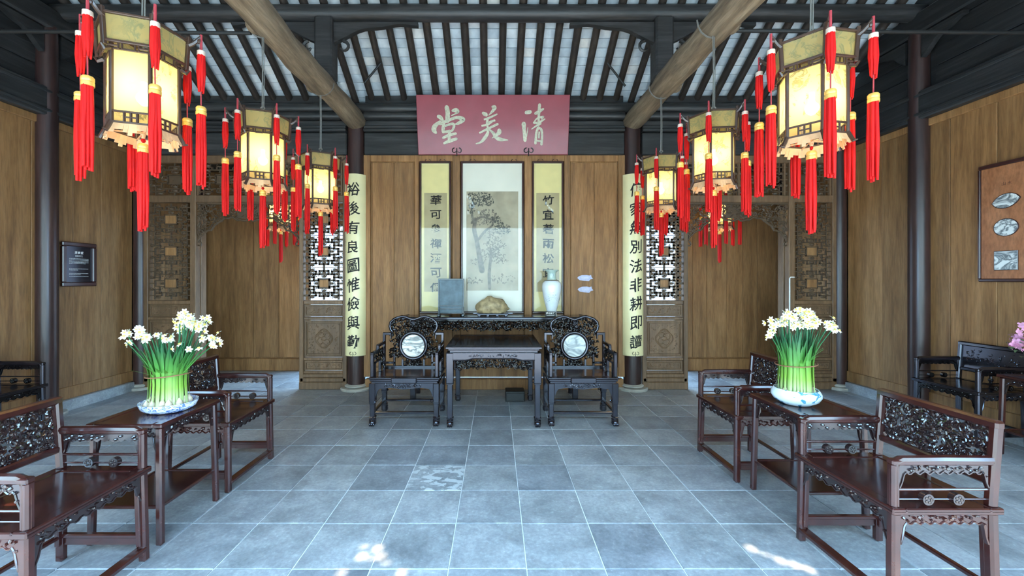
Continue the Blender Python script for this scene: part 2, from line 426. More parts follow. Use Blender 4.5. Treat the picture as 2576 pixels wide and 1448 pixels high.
for k, (x, y) in enumerate(tiles):
    if k < 300 and tile_seen(x, y) > 0:
        special = x < -.42 < x+T and y < 3.2 < y+T
        me = tile_mb(0, 0).mesh('stone_tile', M['stonepatch'], 0) if special else tmesh
        o = bpy.data.objects.new('stone_tile', me); C.objects.link(o); o.parent = floor
        o.location = (x, y, random.uniform(-.0012, .0012)); o.rotation_euler = (random.uniform(-.0015,.0015), random.uniform(-.0015,.0015), 0)
        if special: o['label'] = 'grey stone tile with a pale flaking surface'
    else: tile_mb(x, y, rest)
tag(rest.build('outlying_stone_tiles', M['stone'], floor, 0), kind='stuff')
# stone kerbs below the side walls
for nm, x0, x1 in (('trim_1', XL-.02, XL+.10), ('trim_2', XR-.10, XR+.02)):
    tag(MB().bb(x0, x1, YF, YB-.1, -.01, .12, .006).build(nm, M['stone']), kind='structure')
# ---- plank helper
def planks(parent, mat, a0, a1, z0, z1, place, widths, gap=.004, th=.022, name='plank'):
    """vertical planks side by side from a0 to a1; place(a_lo,a_hi)->box limits"""
    a = a0; k = 0
    while a < a1-.02:
        w = min(widths[k % len(widths)]*random.uniform(.92, 1.08), a1-a)
        if a1-(a+w) < .08: w = a1-a
        x0, x1, y0, y1 = place(a+gap/2, a+w-gap/2)
        off = random.uniform(-.0025, .0025)
        mb = MB().bb(x0, x1, y0, y1, z0, z1, .003)
        o = mb.build(name, mat, parent, 0)
        if abs(x1-x0) < abs(y1-y0): o.location.x = off
        else: o.location.y = off
        a += w; k += 1
# ---- side walls
def side_wall(name, X, s):
    w = MB().bb(X, X-s*.06, YF, 7.0, -.1, 5.9, 0).build(name, M['beamy'], smooth=0); tag(w, kind='structure')
    planks(w, M['wall'], YF, YB-.05, .14, 3.30, lambda a, b: (X, X+s*.02, a, b), [.43, .36, .47, .40])
    MB().bb(X, X+s*.045, YF, YB-.05, .12, .26, .005).build('bottom_rail', M['wall'], w)
    MB().bb(X, X+s*.05, YF, YB-.05, 3.22, 3.30, .005).build('top_rail', M['wall'], w)
    # dark panelling of the gable above, in boards
    for y0 in (YF, 1.0, 2.9, 4.75):
        y1 = {YF:.9, 1.0:2.8, 2.9:4.6, 4.75:5.75}[y0]
        for k in range(3):
            MB().bb(X, X+s*(.02+.006*(k % 2)), y0, y1, 3.66+.2*k, 3.855+.2*k, .004).build('gable_board', M['beamy'], w)
    planks(w, M['wall'], 5.95, 7.0, 0.0, 3.4, lambda a, b: (X, X+s*.02, a, b), [.35])
    return w
wl = side_wall('wall_left', XL, 1); wr = side_wall('wall_right', XR, -1)
# tie beams along the side walls
def thing1(name, mb, mat, label, cat, group=None, smooth=35):
    return tag(mb.build(name, mat, None, smooth), label, cat, group)
for X, s, side in ((XL, 1, 'left'), (XR, -1, 'right')):
    a = min(X, X+s*.13); b = max(X, X+s*.13)
    mb = MB().bb(a, b, YF, YB-.12, 3.30, 3.62, .015)
    mb.bb(min(X+s*.13, X+s*.15), max(X+s*.13, X+s*.15), YF, YB-.12, 3.34, 3.37, .006); mb.bb(min(X+s*.13, X+s*.15), max(X+s*.13, X+s*.15), YF, YB-.12, 3.55, 3.58, .006)
    thing1('tie_beam', mb, M['beamy'], f'black timber tie beam along the {side} side wall, just above the planks', 'beam')
    mb = MB().bb(min(X, X+s*.15), max(X, X+s*.15), YF, YB-.12, 4.26, 4.50, .02)
    thing1('tie_beam', mb, M['beamy'], f'upper black timber beam high on the {side} side wall, under the roof', 'beam')
# ---- roof
SL = .6; zr = lambda y: 4.04+SL*(5.8-y)          # underside line of the rafters' centres
Lr = math.sqrt(1+SL*SL)
RY = 2.2
ceil = MB()
n_up = Vector((0, SL, 1)).normalized()
def slope_box(mb, x0, x1, y0, y1, off, th, e=.002, s=1):
    """box lying on the back slope between depths y0<y1, off above rafter centre line"""
    p0 = Vector((0, y0, zr(y0))); p1 = Vector((0, y1, zr(y1))); c = (p0+p1)/2 + n_up*(off+th/2)
    R = Matrix((Vector((1,0,0)), (p1-p0).normalized(), n_up)).transposed()
    return mb.box(((x0+x1)/2, c.y, c.z), (x1-x0, (p1-p0).length, th), R, e)
slope_box(ceil, -5.2, 5.1, RY, 7.4, .085, .05, 0)
# front slope of the roof, over and behind the viewer
p0 = Vector((0, RY, zr(RY))); p1 = Vector((0, YF-.5, zr(RY)-SL*(RY-YF+.5)))
d = (p1-p0).normalized(); nn = Vector((0, -SL, 1)).normalized()
ceil.box((-.05, (p0.y+p1.y)/2, (p0.z+p1.z)/2+.12), (10.3, (p1-p0).length, .05), Matrix((Vector((-1,0,0)), d, nn)).transposed(), 0)
ceil = ceil.build('ceiling', M['mortar'], smooth=0); tag(ceil, kind='structure')
RS = .2265
rx = [(-.03)+RS*(k+.5) for k in range(-22, 22)]
rx = [x for x in rx if XL+.1 < x < XR-.1]
rmesh = None
for x in rx:
    r = random.uniform(.043, .049)
    mb = MB()
    mid = 5.92; pts = []
    for k in range(7):
        y = RY + (mid-RY)*k/6; pts.append((random.uniform(-.006,.006), y, zr(y)+random.uniform(-.004,.004)))
    mb.tube(pts, r, 10)
    o = mb.build('rafter', M['rafter'], ceil, 50); o.location.x = x
# single roof tiles between the rafters
TC = .118
rt = []
edges = [rx[0]-RS] + rx + [rx[-1]+RS]
for a, b in zip(edges[:-1], edges[1:]):
    y = 5.95
    while y > 4.25:
        rt.append((a, b, y-TC/Lr, y)); y -= TC/Lr
rt.sort(key=lambda q: (0 if 4.70 < q[2] < 5.72 else 10) + (abs((q[0]+q[1])/2) if abs((q[0]+q[1])/2) < 1.8 else abs((q[0]+q[1])/2)+.2))
tm = MB(); tm.box((0,0,0), (RS-.006, TC-.007, .02), Matrix((Vector((1,0,0)), Vector((0,1,-SL)).normalized(), n_up)).transposed(), .003)
tm = tm.mesh('roof_tile', M['rooftile'], 0); rest = MB()
for k, (a, b, y0, y1) in enumerate(rt):
    yc = (y0+y1)/2; c = Vector(((a+b)/2, yc, zr(yc))) + n_up*(.072+random.uniform(-.003, .003))
    if k < 300:
        o = bpy.data.objects.new('roof_tile', tm); C.objects.link(o); o.parent = ceil; o.location = c
    else: slope_box(rest, a+.003, b-.003, y0+.003, y1-.003, .062, .02)
tag(rest.build('outlying_roof_tiles', M['rooftile'], ceil, 0), kind='stuff')
rest = MB()
y = 4.2
while y > RY+.1:
    slope_box(rest, -5.0, 4.85, y-TC/Lr+.003, y-.003, .062, .02); y -= TC/Lr
tag(rest.build('upper_roof_tiles', M['rooftile'], ceil, 0), kind='stuff')
tag(MB().bb(-5.2, 5.1, RY-.35, RY+.35, zr(RY)+.14, zr(RY)+.25, .02).build('trim_6', M['beamx']), kind='structure')
# ---- purlins and timbers across the back
def roundbeam(x0, x1, y, z, r, label, mat='beamx', wob=.01):
    mb = MB(); pts = [(x0+(x1-x0)*k/10, y+random.uniform(-wob, wob)*.5, z+random.uniform(-wob, wob)*.5) for k in range(11)]
    mb.tube(pts, r, 16); return thing1('roof_purlin', mb, M[mat], label, 'beam', None, 50)
roundbeam(XL+.02, XR-.02, 4.75, zr(4.75)-.045-.095, .092, 'thick round purlin carrying the rafters, level with the top of the picture')
roundbeam(XL+.02, XR-.02, RY, zr(RY)-.16, .1, 'ridge purlin at the top of the roof, above the picture')
roundbeam(XL+.02, XR-.02, 3.55, zr(3.55)-.14, .095, 'upper round purlin between ridge and the visible purlin')
roundbeam(XL+.02, XR-.02, 5.80, 3.885, .075, 'round eaves purlin under the lower ends of the rafters')
# the stack of black boards and mouldings above the back wall, in three bays
CX = (-1.93, 1.89)                          # the two hall columns
bays = [(XL+.02, CX[0]-.12, 'left'), (CX[0]+.12, CX[1]-.12, 'middle'), (CX[1]+.12, XR-.02, 'right')]
for a, b, side in bays:
    t = empty('lintel', ((a+b)/2, YB, 3.22), 0, f'black stacked timber lintel above the back wall, {side} bay', 'beam')
    ofs = Vector(((a+b)/2, YB, 3.22))
    def part(nm, y0, y1, z0, z1, e=.012, mt='beamx'):
        mb = MB().bb(a-ofs.x, b-ofs.x, y0-ofs.y, y1-ofs.y, z0-ofs.z, z1-ofs.z, e); mb.build(nm, M[mt], t)
    part('lintel_board', 5.74, 5.84, 3.225, 3.53); part('moulding', 5.70, 5.84, 3.535, 3.575, .015)
    part('moulding', 5.72, 5.84, 3.58, 3.62, .01); part('frieze_board', 5.77, 5.84, 3.625, 3.70, .006)
    mb = MB().cyl((a-ofs.x, -.04, 3.76-ofs.z), (b-ofs.x, -.04, 3.76-ofs.z), .055, n=16); mb.build('round_rail', M['beamx'], t)
    part('closing_board', 5.80, 5.84, 3.70, 4.06, .004)
# ---- main wall behind the table: rails, stiles, planks
wb = MB().bb(-1.82, 1.78, YB+.03, YB+.055, .16, 3.24, 0).build('wall_back', M['wall'], smooth=0); tag(wb, kind='structure')
zs0, zs1 = .30, 3.15
stiles = [(-1.83, -1.73), (-1.12, -1.06), (-.60, -.49), (.395, .50), (.945, 1.03), (1.69, 1.79)]
for a, b in stiles:
    MB().bb(a, b, YB-.035, YB+.03, .17, 3.23, .006).build('stile', M['wall'], wb)
for z0, z1 in ((.17, .30), (3.14, 3.235)):
    MB().bb(-1.73, 1.69, YB-.03, YB+.03, z0, z1, .006).build('rail', M['wall'], wb)
panes = [(-1.73, -1.12), (-1.06, -.60), (-.49, .395), (.50, .945), (1.03, 1.69)]
for i, (a, b) in enumerate(panes):
    planks(wb, M['wall'], a+.004, b-.004, zs0, zs1, lambda p, q: (p, q, YB+.0, YB+.03), [.31] if i in (0, 4) else [.23], gap=.0025)
    if i in (0, 4):
        mb = MB()
        for x in (a+.012, b-.012): mb.bb(x-.008, x+.008, YB-.015, YB+.002, zs0, zs1, .004)
        for z in (zs0+.012, zs1-.012): mb.bb(a, b, YB-.015, YB+.002, z-.008, z+.008, .004)
        mb.build('panel_bead', M['wall'], wb)
# sill below the wall, leaving the thin bright slit
tag(MB().bb(-1.8, 1.76, YB-.05, YB+.06, -.005, .145, .01).build('baseboard_back', M['wall']), kind='structure')
# ---- passage behind: far wall of planks either side of an opening
wf = MB().bb(XL, -3.12, 7.0, 7.06, -.1, 3.6, 0).bb(3.02, XR, 7.0, 7.06, -.1, 3.6, 0).bb(-3.12, 3.02, 7.0, 7.06, 2.42, 3.6, 0).bb(-3.12, 3.02, 7.0, 7.06, -.1, .25, 0)
wf = wf.build('wall_far', M['wall'], smooth=0); tag(wf, kind='structure')
planks(wf, M['wall'], XL, -3.1, .22, 3.3, lambda p, q: (p, q, 6.97, 7.0), [.46, .52, .40], gap=.005)
planks(wf, M['wall'], 3.0, XR, .22, 3.3, lambda p, q: (p, q, 6.97, 7.0), [.28, .24, .33], gap=.004)
for a, b in ((XL, -3.1), (3.0, XR)):
    MB().bb(a, b, 6.95, 7.0, 0, .20, .008).build('bottom_rail', M['wall'], wf)
tag(MB().bb(XL, XR, YB+.06, 7.0, 3.32, 3.36, 0).build('trim_3', M['beamx'], smooth=0), kind='structure')
# outdoors, before and behind the hall
tag(MB().bb(-14, 14, -14, YF-.1, -.2, -.02, 0).build('courtyard_paving', M['outground'], smooth=0), kind='structure')
tag(MB().bb(-12, 12, -8.2, -8, -.05, 6.4, 0).build('wall_courtyard', M['outwall'], smooth=0), kind='structure')  # unseen wall, raised to cut off low sky from the far floor
tag(MB().bb(-9, 9, 7.06, 11, -.2, -.02, 0).build('rear_paving', M['outground'], smooth=0), kind='structure')
tag(MB().bb(-9, 9, 10.2, 10.4, -.05, 4.5, 0).build('wall_rear_yard', plain('rear_yard_wall', (.12,.14,.17), .8), smooth=0), kind='structure')
# front beam and an added pierced board, unseen, that throws sun dapples inside
wfm = MB().bb(XL, XR, YF-.1, YF+.1, 3.0, 3.30, .01).bb(XL, XR, YF-.1, YF+.1, 4.0, 4.9, .01)
tq = math.tan(math.radians(37)); dapple_holes = []
for px, py in ((905,1342),(930,1350),(915,1375),(938,1366),(952,1376),(908,1402),(934,1404),(957,1402),(972,1414),(1888,1376),(1925,1392),(1962,1408),(2000,1420),(2035,1432),(228,1408),(860,1440),(1010,1440)):
    d_ = 1578/(py-705); dapple_holes.append(((px-1247)*d_/1052, (d_-YF)/tq))
cs = .045; nx_ = int((XR-XL)/cs); nz_ = int(.7/cs)+1
rows_ = []
for j in range(nz_):
    z0 = 3.30+j*cs; hx_ = sorted([h[0] for h in dapple_holes if abs(h[1]-(z0+cs/2)) <= cs*.8])
    x = XL
    for h in hx_:
        if h-cs*.48 > x: wfm.bb(x, h-cs*.48, YF-.01, YF+.01, z0, z0+cs, 0)
        x = max(x, h+cs*.48)
    wfm.bb(x, XR, YF-.01, YF+.01, z0, z0+cs, 0)
tag(wfm.build('wall_front_dapple_board', M['beamx'], smooth=0), kind='structure')
# ================================================================== COLUMNS
def column(x, y, r, ztop, label, base=True):
    t = empty('column', (x, y, 0), 0, label, 'column')
    mb = MB(); mb.lathe([(r*.99, .06), (r*1.02, .5), (r*1.01, 2), (r*.97, ztop)], 28)
    mb.build('shaft', M['column'], t, 50)
    if base:
        MB().lathe([(r*1.75, 0), (r*1.8, .02), (r*1.7, .035)], 32).build('plinth', M['plinth'], t, 40)
        MB().lathe([(r*1.15, .035), (r*1.32, .05), (r*1.32, .062), (r*1.1, .078)], 32).build('base_drum', M['plinth'], t, 40)
    return t
column(CX[0], YB, .118, 3.62, 'dark round hall column bearing the left yellow couplet plaque')
column(CX[1], YB, .118, 3.62, 'dark round hall column bearing the right yellow couplet plaque')
column(XL+.06, 4.62, .095, 4.3, 'slim dark column against the left wall, beside the small framed notice')
column(XR-.06, 4.74, .095, 4.3, 'slim dark column against the right wall, short of the orange panel')
column(XL+.10, YB, .085, 3.5, 'slim dark corner column at the far left corner')
column(XR-.10, YB, .085, 3.5, 'slim dark corner column at the far right corner')
column(XL+.16, 6.85, .09, 3.3, 'grey column in the passage seen through the left doorway', False)
column(XR-.12, 6.85, .09, 3.3, 'grey column in the passage seen through the right doorway', False)
# carved brackets at column heads on the side walls
def curl(mb, c, r, a0, a1, th, y, n=9, taper=True, dy=0):
    pts = []; rs = []
    for k in range(n):
        f = k/(n-1); a = a0+(a1-a0)*f; rr = r*(1-.55*f)
        pts.append((c[0]+rr*math.cos(a), y+dy*math.sin(f*PI), c[1]+rr*math.sin(a))); rs.append(th*(1-.5*f if taper else 1))
    mb.tube(pts, rs, 5)
# logs running towards the viewer
for x, side in ((CX[0], 'left'), (CX[1], 'right')):
    t = empty('log_beam', (x, YB, 3.68), 0, f'pale natural log beam running forward from the top of the {side} hall column', 'beam')
    mb = MB(); pts = []; rs = []
    for k in range(26):
        y = .03-(YB-YF-.05)*k/25; pts.append((.012*math.sin(k*.7), y, .015*math.sin(k*.45+1))); rs.append(.13+.008*math.sin(k*1.3)+.006*math.sin(k*2.9))
    mb.tube(pts, rs, 20); mb.build('log', M['log'], t, 60)
    for k, yy in enumerate((3.50, 4.60)):
        mb = MB(); mb.ell((-.10 if x < 0 else .10, yy-YB, -.06), (.05, .08, .05), nu=10, nv=7); mb.build('knot', M['log'], t, 60)
    # short post and bracket carrying the purlin
    p = MB(); p.bb(-.10, .10, 4.66-YB, 4.86-YB, .10, .78, .02); p = p.build('king_post', M['beamx'], t)
    for s in (-1, 1):
        b = MB(); top = []; bot = []
        for k in range(15):
            f = k/14; top.append((s*(.10+.95*f), .735)); bot.append((s*(.10+.95*f), .705-.20*(1-f)**3-.010*math.sin(f*14)))
        b.strip(top, bot, XZ(-1.05), -.03, .03)
        curl(b, (s*.20, .47), .07, PI/2, PI/2-s*4.4, .022, -1.05)
        b.build('carved_bracket', M['beamx'], t)
    # thin iron stay
# column-head scrolls on side columns
for X, s, yy, side in ((XL, 1, 4.62, 'left'), (XR, -1, 4.74, 'right')):
    t = empty('carved_bracket', (X+s*.1, yy, 3.3), 0, f'small black carved bracket at the head of the {side} wall column', 'bracket')
    mb = MB()
    for q in (-1, 1):
        top = []; bot = []
        for k in range(10):
            f = k/9; top.append((q*(.09+.42*f), .62)); bot.append((q*(.09+.42*f), .58-.22*(1-f)**2-.01*math.sin(f*12)))
        mb.strip(top, bot, lambda u, v, w: (w, u, v+.32), -.03, .03)
    mb.build('bracket_arm', M['beamy'], t)
for x0, z0, x1, z1, lab in ((-1.44, 3.99, -1.60, 3.84, 'left'), (1.40, 3.99, 1.58, 3.80, 'right')):
    thing1('iron_stay', MB().cyl((x0, 5.25, z0+.24), (x1*1.04, 5.3, z1+.16), .013), M['iron'], f'short slanting stay under the rafters beside the {lab} log beam', 'rod')
for x0, x1, lab in ((XL+.03, CX[0]-.13, 'left'), (CX[1]+.13, XR-.03, 'right')):
    thing1('tie_rod', MB().cyl((x0, 3.52, 3.60), (x1, 3.52, 3.58), .015), M['iron'], f'thin dark tie rod from the {lab} log beam to the {lab} side wall', 'rod')
# ================================================================== CARVING TOOLS
_glyph = {}
def carve(mb, inside, x0, x1, z0, z1, y, n, seed, r=(.012, .022), th=.010, f=None, leaf=.6):
    """dense openwork of leaves and curls in the x-z plane at depth y"""
    rnd = random.Random(seed); k = 0; tries = 0
    tmp = MB()
    while k < n and tries < n*8:
        tries += 1
        x = rnd.uniform(x0, x1); z = rnd.uniform(z0, z1)
        if not inside(x, z): continue
        k += 1; rr = rnd.uniform(*r); a = rnd.uniform(0, 2*PI); yy = y+rnd.uniform(-th, th)*.6
        if rnd.random() < leaf:
            R = Matrix.Rotation(a, 3, 'Y') @ Matrix.Rotation(rnd.uniform(-.5, .5), 3, 'X')
            tmp.ell((x, yy, z), (rr*1.25, th*.9, rr*.48), R, 6, 4)
        else:
            curl(tmp, (x, z), rr*1.25, a, a+rnd.choice((-1, 1))*rnd.uniform(3, 5), rr*.30, yy, 7, True, -th*.5)
    vs = tmp.v if f is None else [f(*p) for p in tmp.v]
    mb.add(vs, tmp.f)
MOTIF = []
def _seg(*a): MOTIF.append(a)
for (x0, z0, x1, z1) in [(3.9,3.9,7.1,3.9),(7.1,3.9,7.1,7.1),(7.1,7.1,3.9,7.1),(3.9,7.1,3.9,3.9),        # plate rim
    (2.5,2.2,8.5,2.2),(2.5,8.8,8.5,8.8),(2.5,2.2,2.5,4.4),(8.5,2.2,8.5,4.4),(2.5,8.8,2.5,6.6),(8.5,8.8,8.5,6.6),
    (2.5,4.4,3.9,4.4),(8.5,4.4,7.1,4.4),(2.5,6.6,3.9,6.6),(8.5,6.6,7.1,6.6),
    (5.5,0,5.5,1.0),(5.5,10,5.5,11),(4.2,1.0,6.8,1.0),(4.2,10,6.8,10),(4.2,1.0,4.2,2.2),(6.8,1.0,6.8,2.2),(4.2,10,4.2,8.8),(6.8,10,6.8,8.8),
    (1.2,0,1.2,3.3),(1.2,3.3,2.5,3.3),(9.8,0,9.8,3.3),(9.8,3.3,8.5,3.3),(1.2,11,1.2,7.7),(1.2,7.7,2.5,7.7),(9.8,11,9.8,7.7),(9.8,7.7,8.5,7.7),
    (0,1.2,3.1,1.2),(3.1,1.2,3.1,2.2),(11,1.2,7.9,1.2),(7.9,1.2,7.9,2.2),(0,9.8,3.1,9.8),(3.1,9.8,3.1,8.8),(11,9.8,7.9,9.8),(7.9,9.8,7.9,8.8),
    (0,5.5,1.3,5.5),(1.3,4.5,1.3,6.5),(1.3,4.5,2.5,4.5),(1.3,6.5,2.5,6.5),(11,5.5,9.7,5.5),(9.7,4.5,9.7,6.5),(9.7,4.5,8.5,4.5),(9.7,6.5,8.5,6.5)]:
    _seg(x0, z0, x1, z1)
def motif(mb, x0, x1, z0, z1, y, th, t=.010, seed=1, plate=True):
    sx = (x1-x0)/11; sz = (z1-z0)/11
    for a, b, c, d in MOTIF:
        X0, X1 = sorted((x0+a*sx, x0+c*sx)); Z0, Z1 = sorted((z0+b*sz, z0+d*sz))
        mb.bb(X0-t/2, X1+t/2, y-th/2, y+th/2, Z0-t/2, Z1+t/2, .0015)
    rnd = random.Random(seed)
    for a, b in ((5.5, 3.0), (5.5, 8.0), (3.2, 5.5), (7.8, 5.5), (1.9,2.2),(9.1,2.2),(1.9,8.8),(9.1,8.8),(5.5,1.6),(5.5,9.4),(.6,3.4),(.6,7.6),(10.4,3.4),(10.4,7.6),(2.0,.6),(9.0,.6),(2.0,10.4),(9.0,10.4)):
        cx, cz = x0+a*sx, z0+b*sz
        mb.ell((cx, y, cz), (sx*.62, th*.6, sz*.5), None, 6, 4)
        for q in (-1, 1): curl(mb, (cx+q*sx*.35, cz), sx*.5, PI/2, PI/2-q*4, .005, y, 6)
    if plate: mb.bb(x0+4.1*sx, x0+6.9*sx, y-.004, y+.008, z0+4.1*sz, z0+6.9*sz, .002)

# ================================================================== CARVED PARTITION SCREENS
def relief_border(mb, x0, x1, z0, z1, y, b=.012):
    for a, c, d, e in ((x0, x1, z0, z0+b), (x0, x1, z1-b, z1), (x0, x0+b, z0, z1), (x1-b, x1, z0, z1)):
        mb.bb(a, c, y-.012, y+.006, d, e, .003)
def screen(side, xi0, xi1, xo0, xo1, label):
    """xi* inner leaf limits, xo* outer leaf limits (ascending)"""
    t = empty('partition_screen', (0, YB, 0), 0, label, 'screen')
    lo, hi = min(xi0, xo0), max(xi1, xo1)
    D = .035
    wd = M['screen']
    for a in sorted((xi0, xi1, xo0, xo1)):
        w = .028 if a in (xi0, xi1) else .04
        MB().bb(a-w, a+w, -.045, .045, .0, 3.22, .006).build('post', wd, t)
    for z0, z1 in ((3.12, 3.225), (2.575, 2.675)):
        MB().bb(lo, hi, -.04, .04, z0, z1, .008).build('rail', wd, t)
    # band of fretwork along the top
    ox0, ox1 = (xo0, xo1)
    seg = [(lo+.05, hi-.05)]
    n = 4; w = (hi-lo-.1)/n
    for k in range(n):
        mb = MB(); a = lo+.05+k*w
        motif(mb, a, a+w, 2.68, 3.115, 0, .024, .015, k)
        carve(mb, lambda x, z: True, a+.02, a+w-.02, 2.70, 3.10, 0, 44, 50+k, (.010, .018), .008, leaf=.4)
        mb.build('fretwork_panel', M['fret'], t)
        MB().bb(a+w-.012, a+w+.012, -.02, .02, 2.675, 3.12, .003).build('divider', wd, t)
    # the two leaves
    for (a, b) in ((xi0, xi1), (xo0, xo1)):
        a += .03; b -= .03
        for k in range(3):
            z0 = 1.245+.443*k
            mb = MB(); motif(mb, a+.012, b-.012, z0, z0+.425, 0, .024, .026 if a > -4 and b < 4 else .014, 10+k, False)
            carve(mb, lambda x, z: abs(x-(a+b)/2) > .08 or abs(z-z0-.21) > .09, a+.02, b-.02, z0+.01, z0+.42, 0, 80 if a > -4 and b < 4 else 40, 80+k, (.010, .016), .008, leaf=.35)
            mb.build('fretwork_panel', M['fret'], t)
            sx = (b-a-.024)/11; pm = MB().bb(a+.012+4.0*sx, a+.012+7.0*sx, -.006, .009, z0+.425/11*4.0, z0+.425/11*7.0, .002); pm.build('centre_plate', M['wall'], t)
            if k: MB().bb(a, b, -.012, .012, z0-.012, z0-.004, .002).build('divider', wd, t)
        for z0, z1 in ((1.17, 1.225), (.955, .995), (.395, .435), (.215, .25)):
            MB().bb(a, b, -.035, .035, z0, z1, .008).build('rail', wd, t)
        for z0, z1, kind in ((1.0, 1.165, 's'), (.44, .95, 'L'), (.255, .39, 's')):
            mb = MB().bb(a, b, -.008, .01, z0, z1, .003); mb.build('infill_board', wd, t)
            mb = MB(); relief_border(mb, a+.025, b-.025, z0+.022, z1-.022, -.012, .007)
            if kind == 's':
                carve(mb, lambda x, z: True, a+.045, b-.045, z0+.045, z1-.045, -.011, 34, 7, (.009, .016), .004)
            else:
                relief_border(mb, a+.045, b-.045, z0+.045, z1-.045, -.012, .005)
                cx = (a+b)/2; cz = (z0+z1)/2
                for q in range(4):
                    aa = q*PI/2+PI/4
                    curl(mb, (cx+.055*math.cos(aa), cz+.055*math.sin(aa)), .055, aa-2.2, aa+2.2, .006, -.012, 12, False)
                for k in range(2):
                    pts = [(cx+(.105+.012*k)*math.cos(p*PI/12)*(1+.08*math.cos(4*p*PI/12)), -.012, cz+(.115+.012*k)*math.sin(p*PI/12)*(1+.08*math.cos(4*p*PI/12))) for p in range(25)]
                    mb.tube(pts, .0045, 5)
                mb.ell((cx, -.012, cz), (.04, .008, .03), None, 10, 6); mb.ell((cx, -.014, cz+.045), (.016, .008, .02), None, 8, 5)
                carve(mb, lambda x, z: .07 < math.hypot(x-cx, (z-cz)*.9) < .10, cx-.11, cx+.11, cz-.11, cz+.11, -.011, 24, 3, (.007, .012), .004)
                carve(mb, lambda x, z: math.hypot(x-cx, (z-cz)*.85) > .15, a+.06, b-.06, z0+.06, z1-.06, -.011, 70, 5, (.008, .014), .0035)
            mb.build('carved_relief', M['screen'], t)
        mb = MB().bb(a-.06, b+.06, -.05, .05, 0, .10, .008).bb(a-.05, b+.05, -.045, .045, .10, .16, .01).bb(a-.05, b+.05, -.04, .04, .16, .215, .01)
        mb.build('foot_board', wd, t)
    # openwork arch over the doorway
    d0, d1 = (xi1, xo0) if xi1 < xo0 else (xo1, xi0)
    d0 += .03; d1 -= .03; cx = (d0+d1)/2; hw = (d1-d0)/2
    prof = [(0, 2.335), (.10, 2.318), (.2, 2.325), (.32, 2.36), (.45, 2.352), (.55, 2.31), (.66, 2.25), (.74, 2.185), (.86, 2.155), (.93, 2.10), (1, 2.02)]
    def low(u):
        u = min(1, abs(u))
        for (a, za), (b, zb) in zip(prof[:-1], prof[1:]):
            if a <= u <= b: f = (u-a)/(b-a); f = f*f*(3-2*f); return za+(zb-za)*f
        return 2.02
    mb = MB(); pts = []
    for k in range(61):
        u = -1+2*k/60; pts.append((cx+u*hw, 0, low(u)+.012+.006*math.sin(k*1.3)))
    mb.tube(pts, .014, 7)
    carve(mb, lambda x, z: z > low((x-cx)/hw)+.02 and z < 2.57, d0, d1, 2.03, 2.57, 0, 470, 21, (.014, .026), .016, leaf=.45)
    pts = [(x, y, z+.05) for x, y, z in pts if z < 2.52]; mb.tube(pts, .007, 5)
    mb.bb(d0, d1, -.018, .018, 2.55, 2.58, .004)
    for s in (-1, 1):     # hanging curled tails at the jambs
        curl(mb, (cx+s*(hw-.03), 2.0), .035, PI/2, PI/2+s*4.5, .014, 0)
    # solid ground behind the centre of the arch
    top = []; bot = []
    for k in range(15):
        u = -.22+.44*k/14; top.append((cx+u*hw, 2.56)); bot.append((cx+u*hw, low(u)+.03+.06*abs(u)))
    mb.strip(top, bot, XZ(0), -.004, .008)
    mb.build('carved_arch', M['fret'], t)
    return t
screen('left', -2.68, -2.08, -4.83, -4.17, 'brown openwork wooden partition with arched doorway, left of the left plaque column')
screen('right', 2.05, 2.62, 4.08, 4.68, 'brown openwork wooden partition with arched doorway, right of the right plaque column')
# reveals of the doorways and the white conduit
for x, n_ in ((-4.15, 4), (4.05, 5)):
    tag(MB().bb(x-.03, x+.03, YB+.05, YB+.16, 0, 2.5, .006).build('trim_%d' % n_, M['screen']), kind='structure')
t = tag(MB().tube([(4.10, YB-.06, 1.545), (4.05, YB-.06, 1.545), (4.035, YB-.06, 1.53), (4.035, YB-.06, .02)], .008, 8).build('conduit', M['white']), 'thin white L-shaped pipe on the jamb of the right doorway', 'pipe')

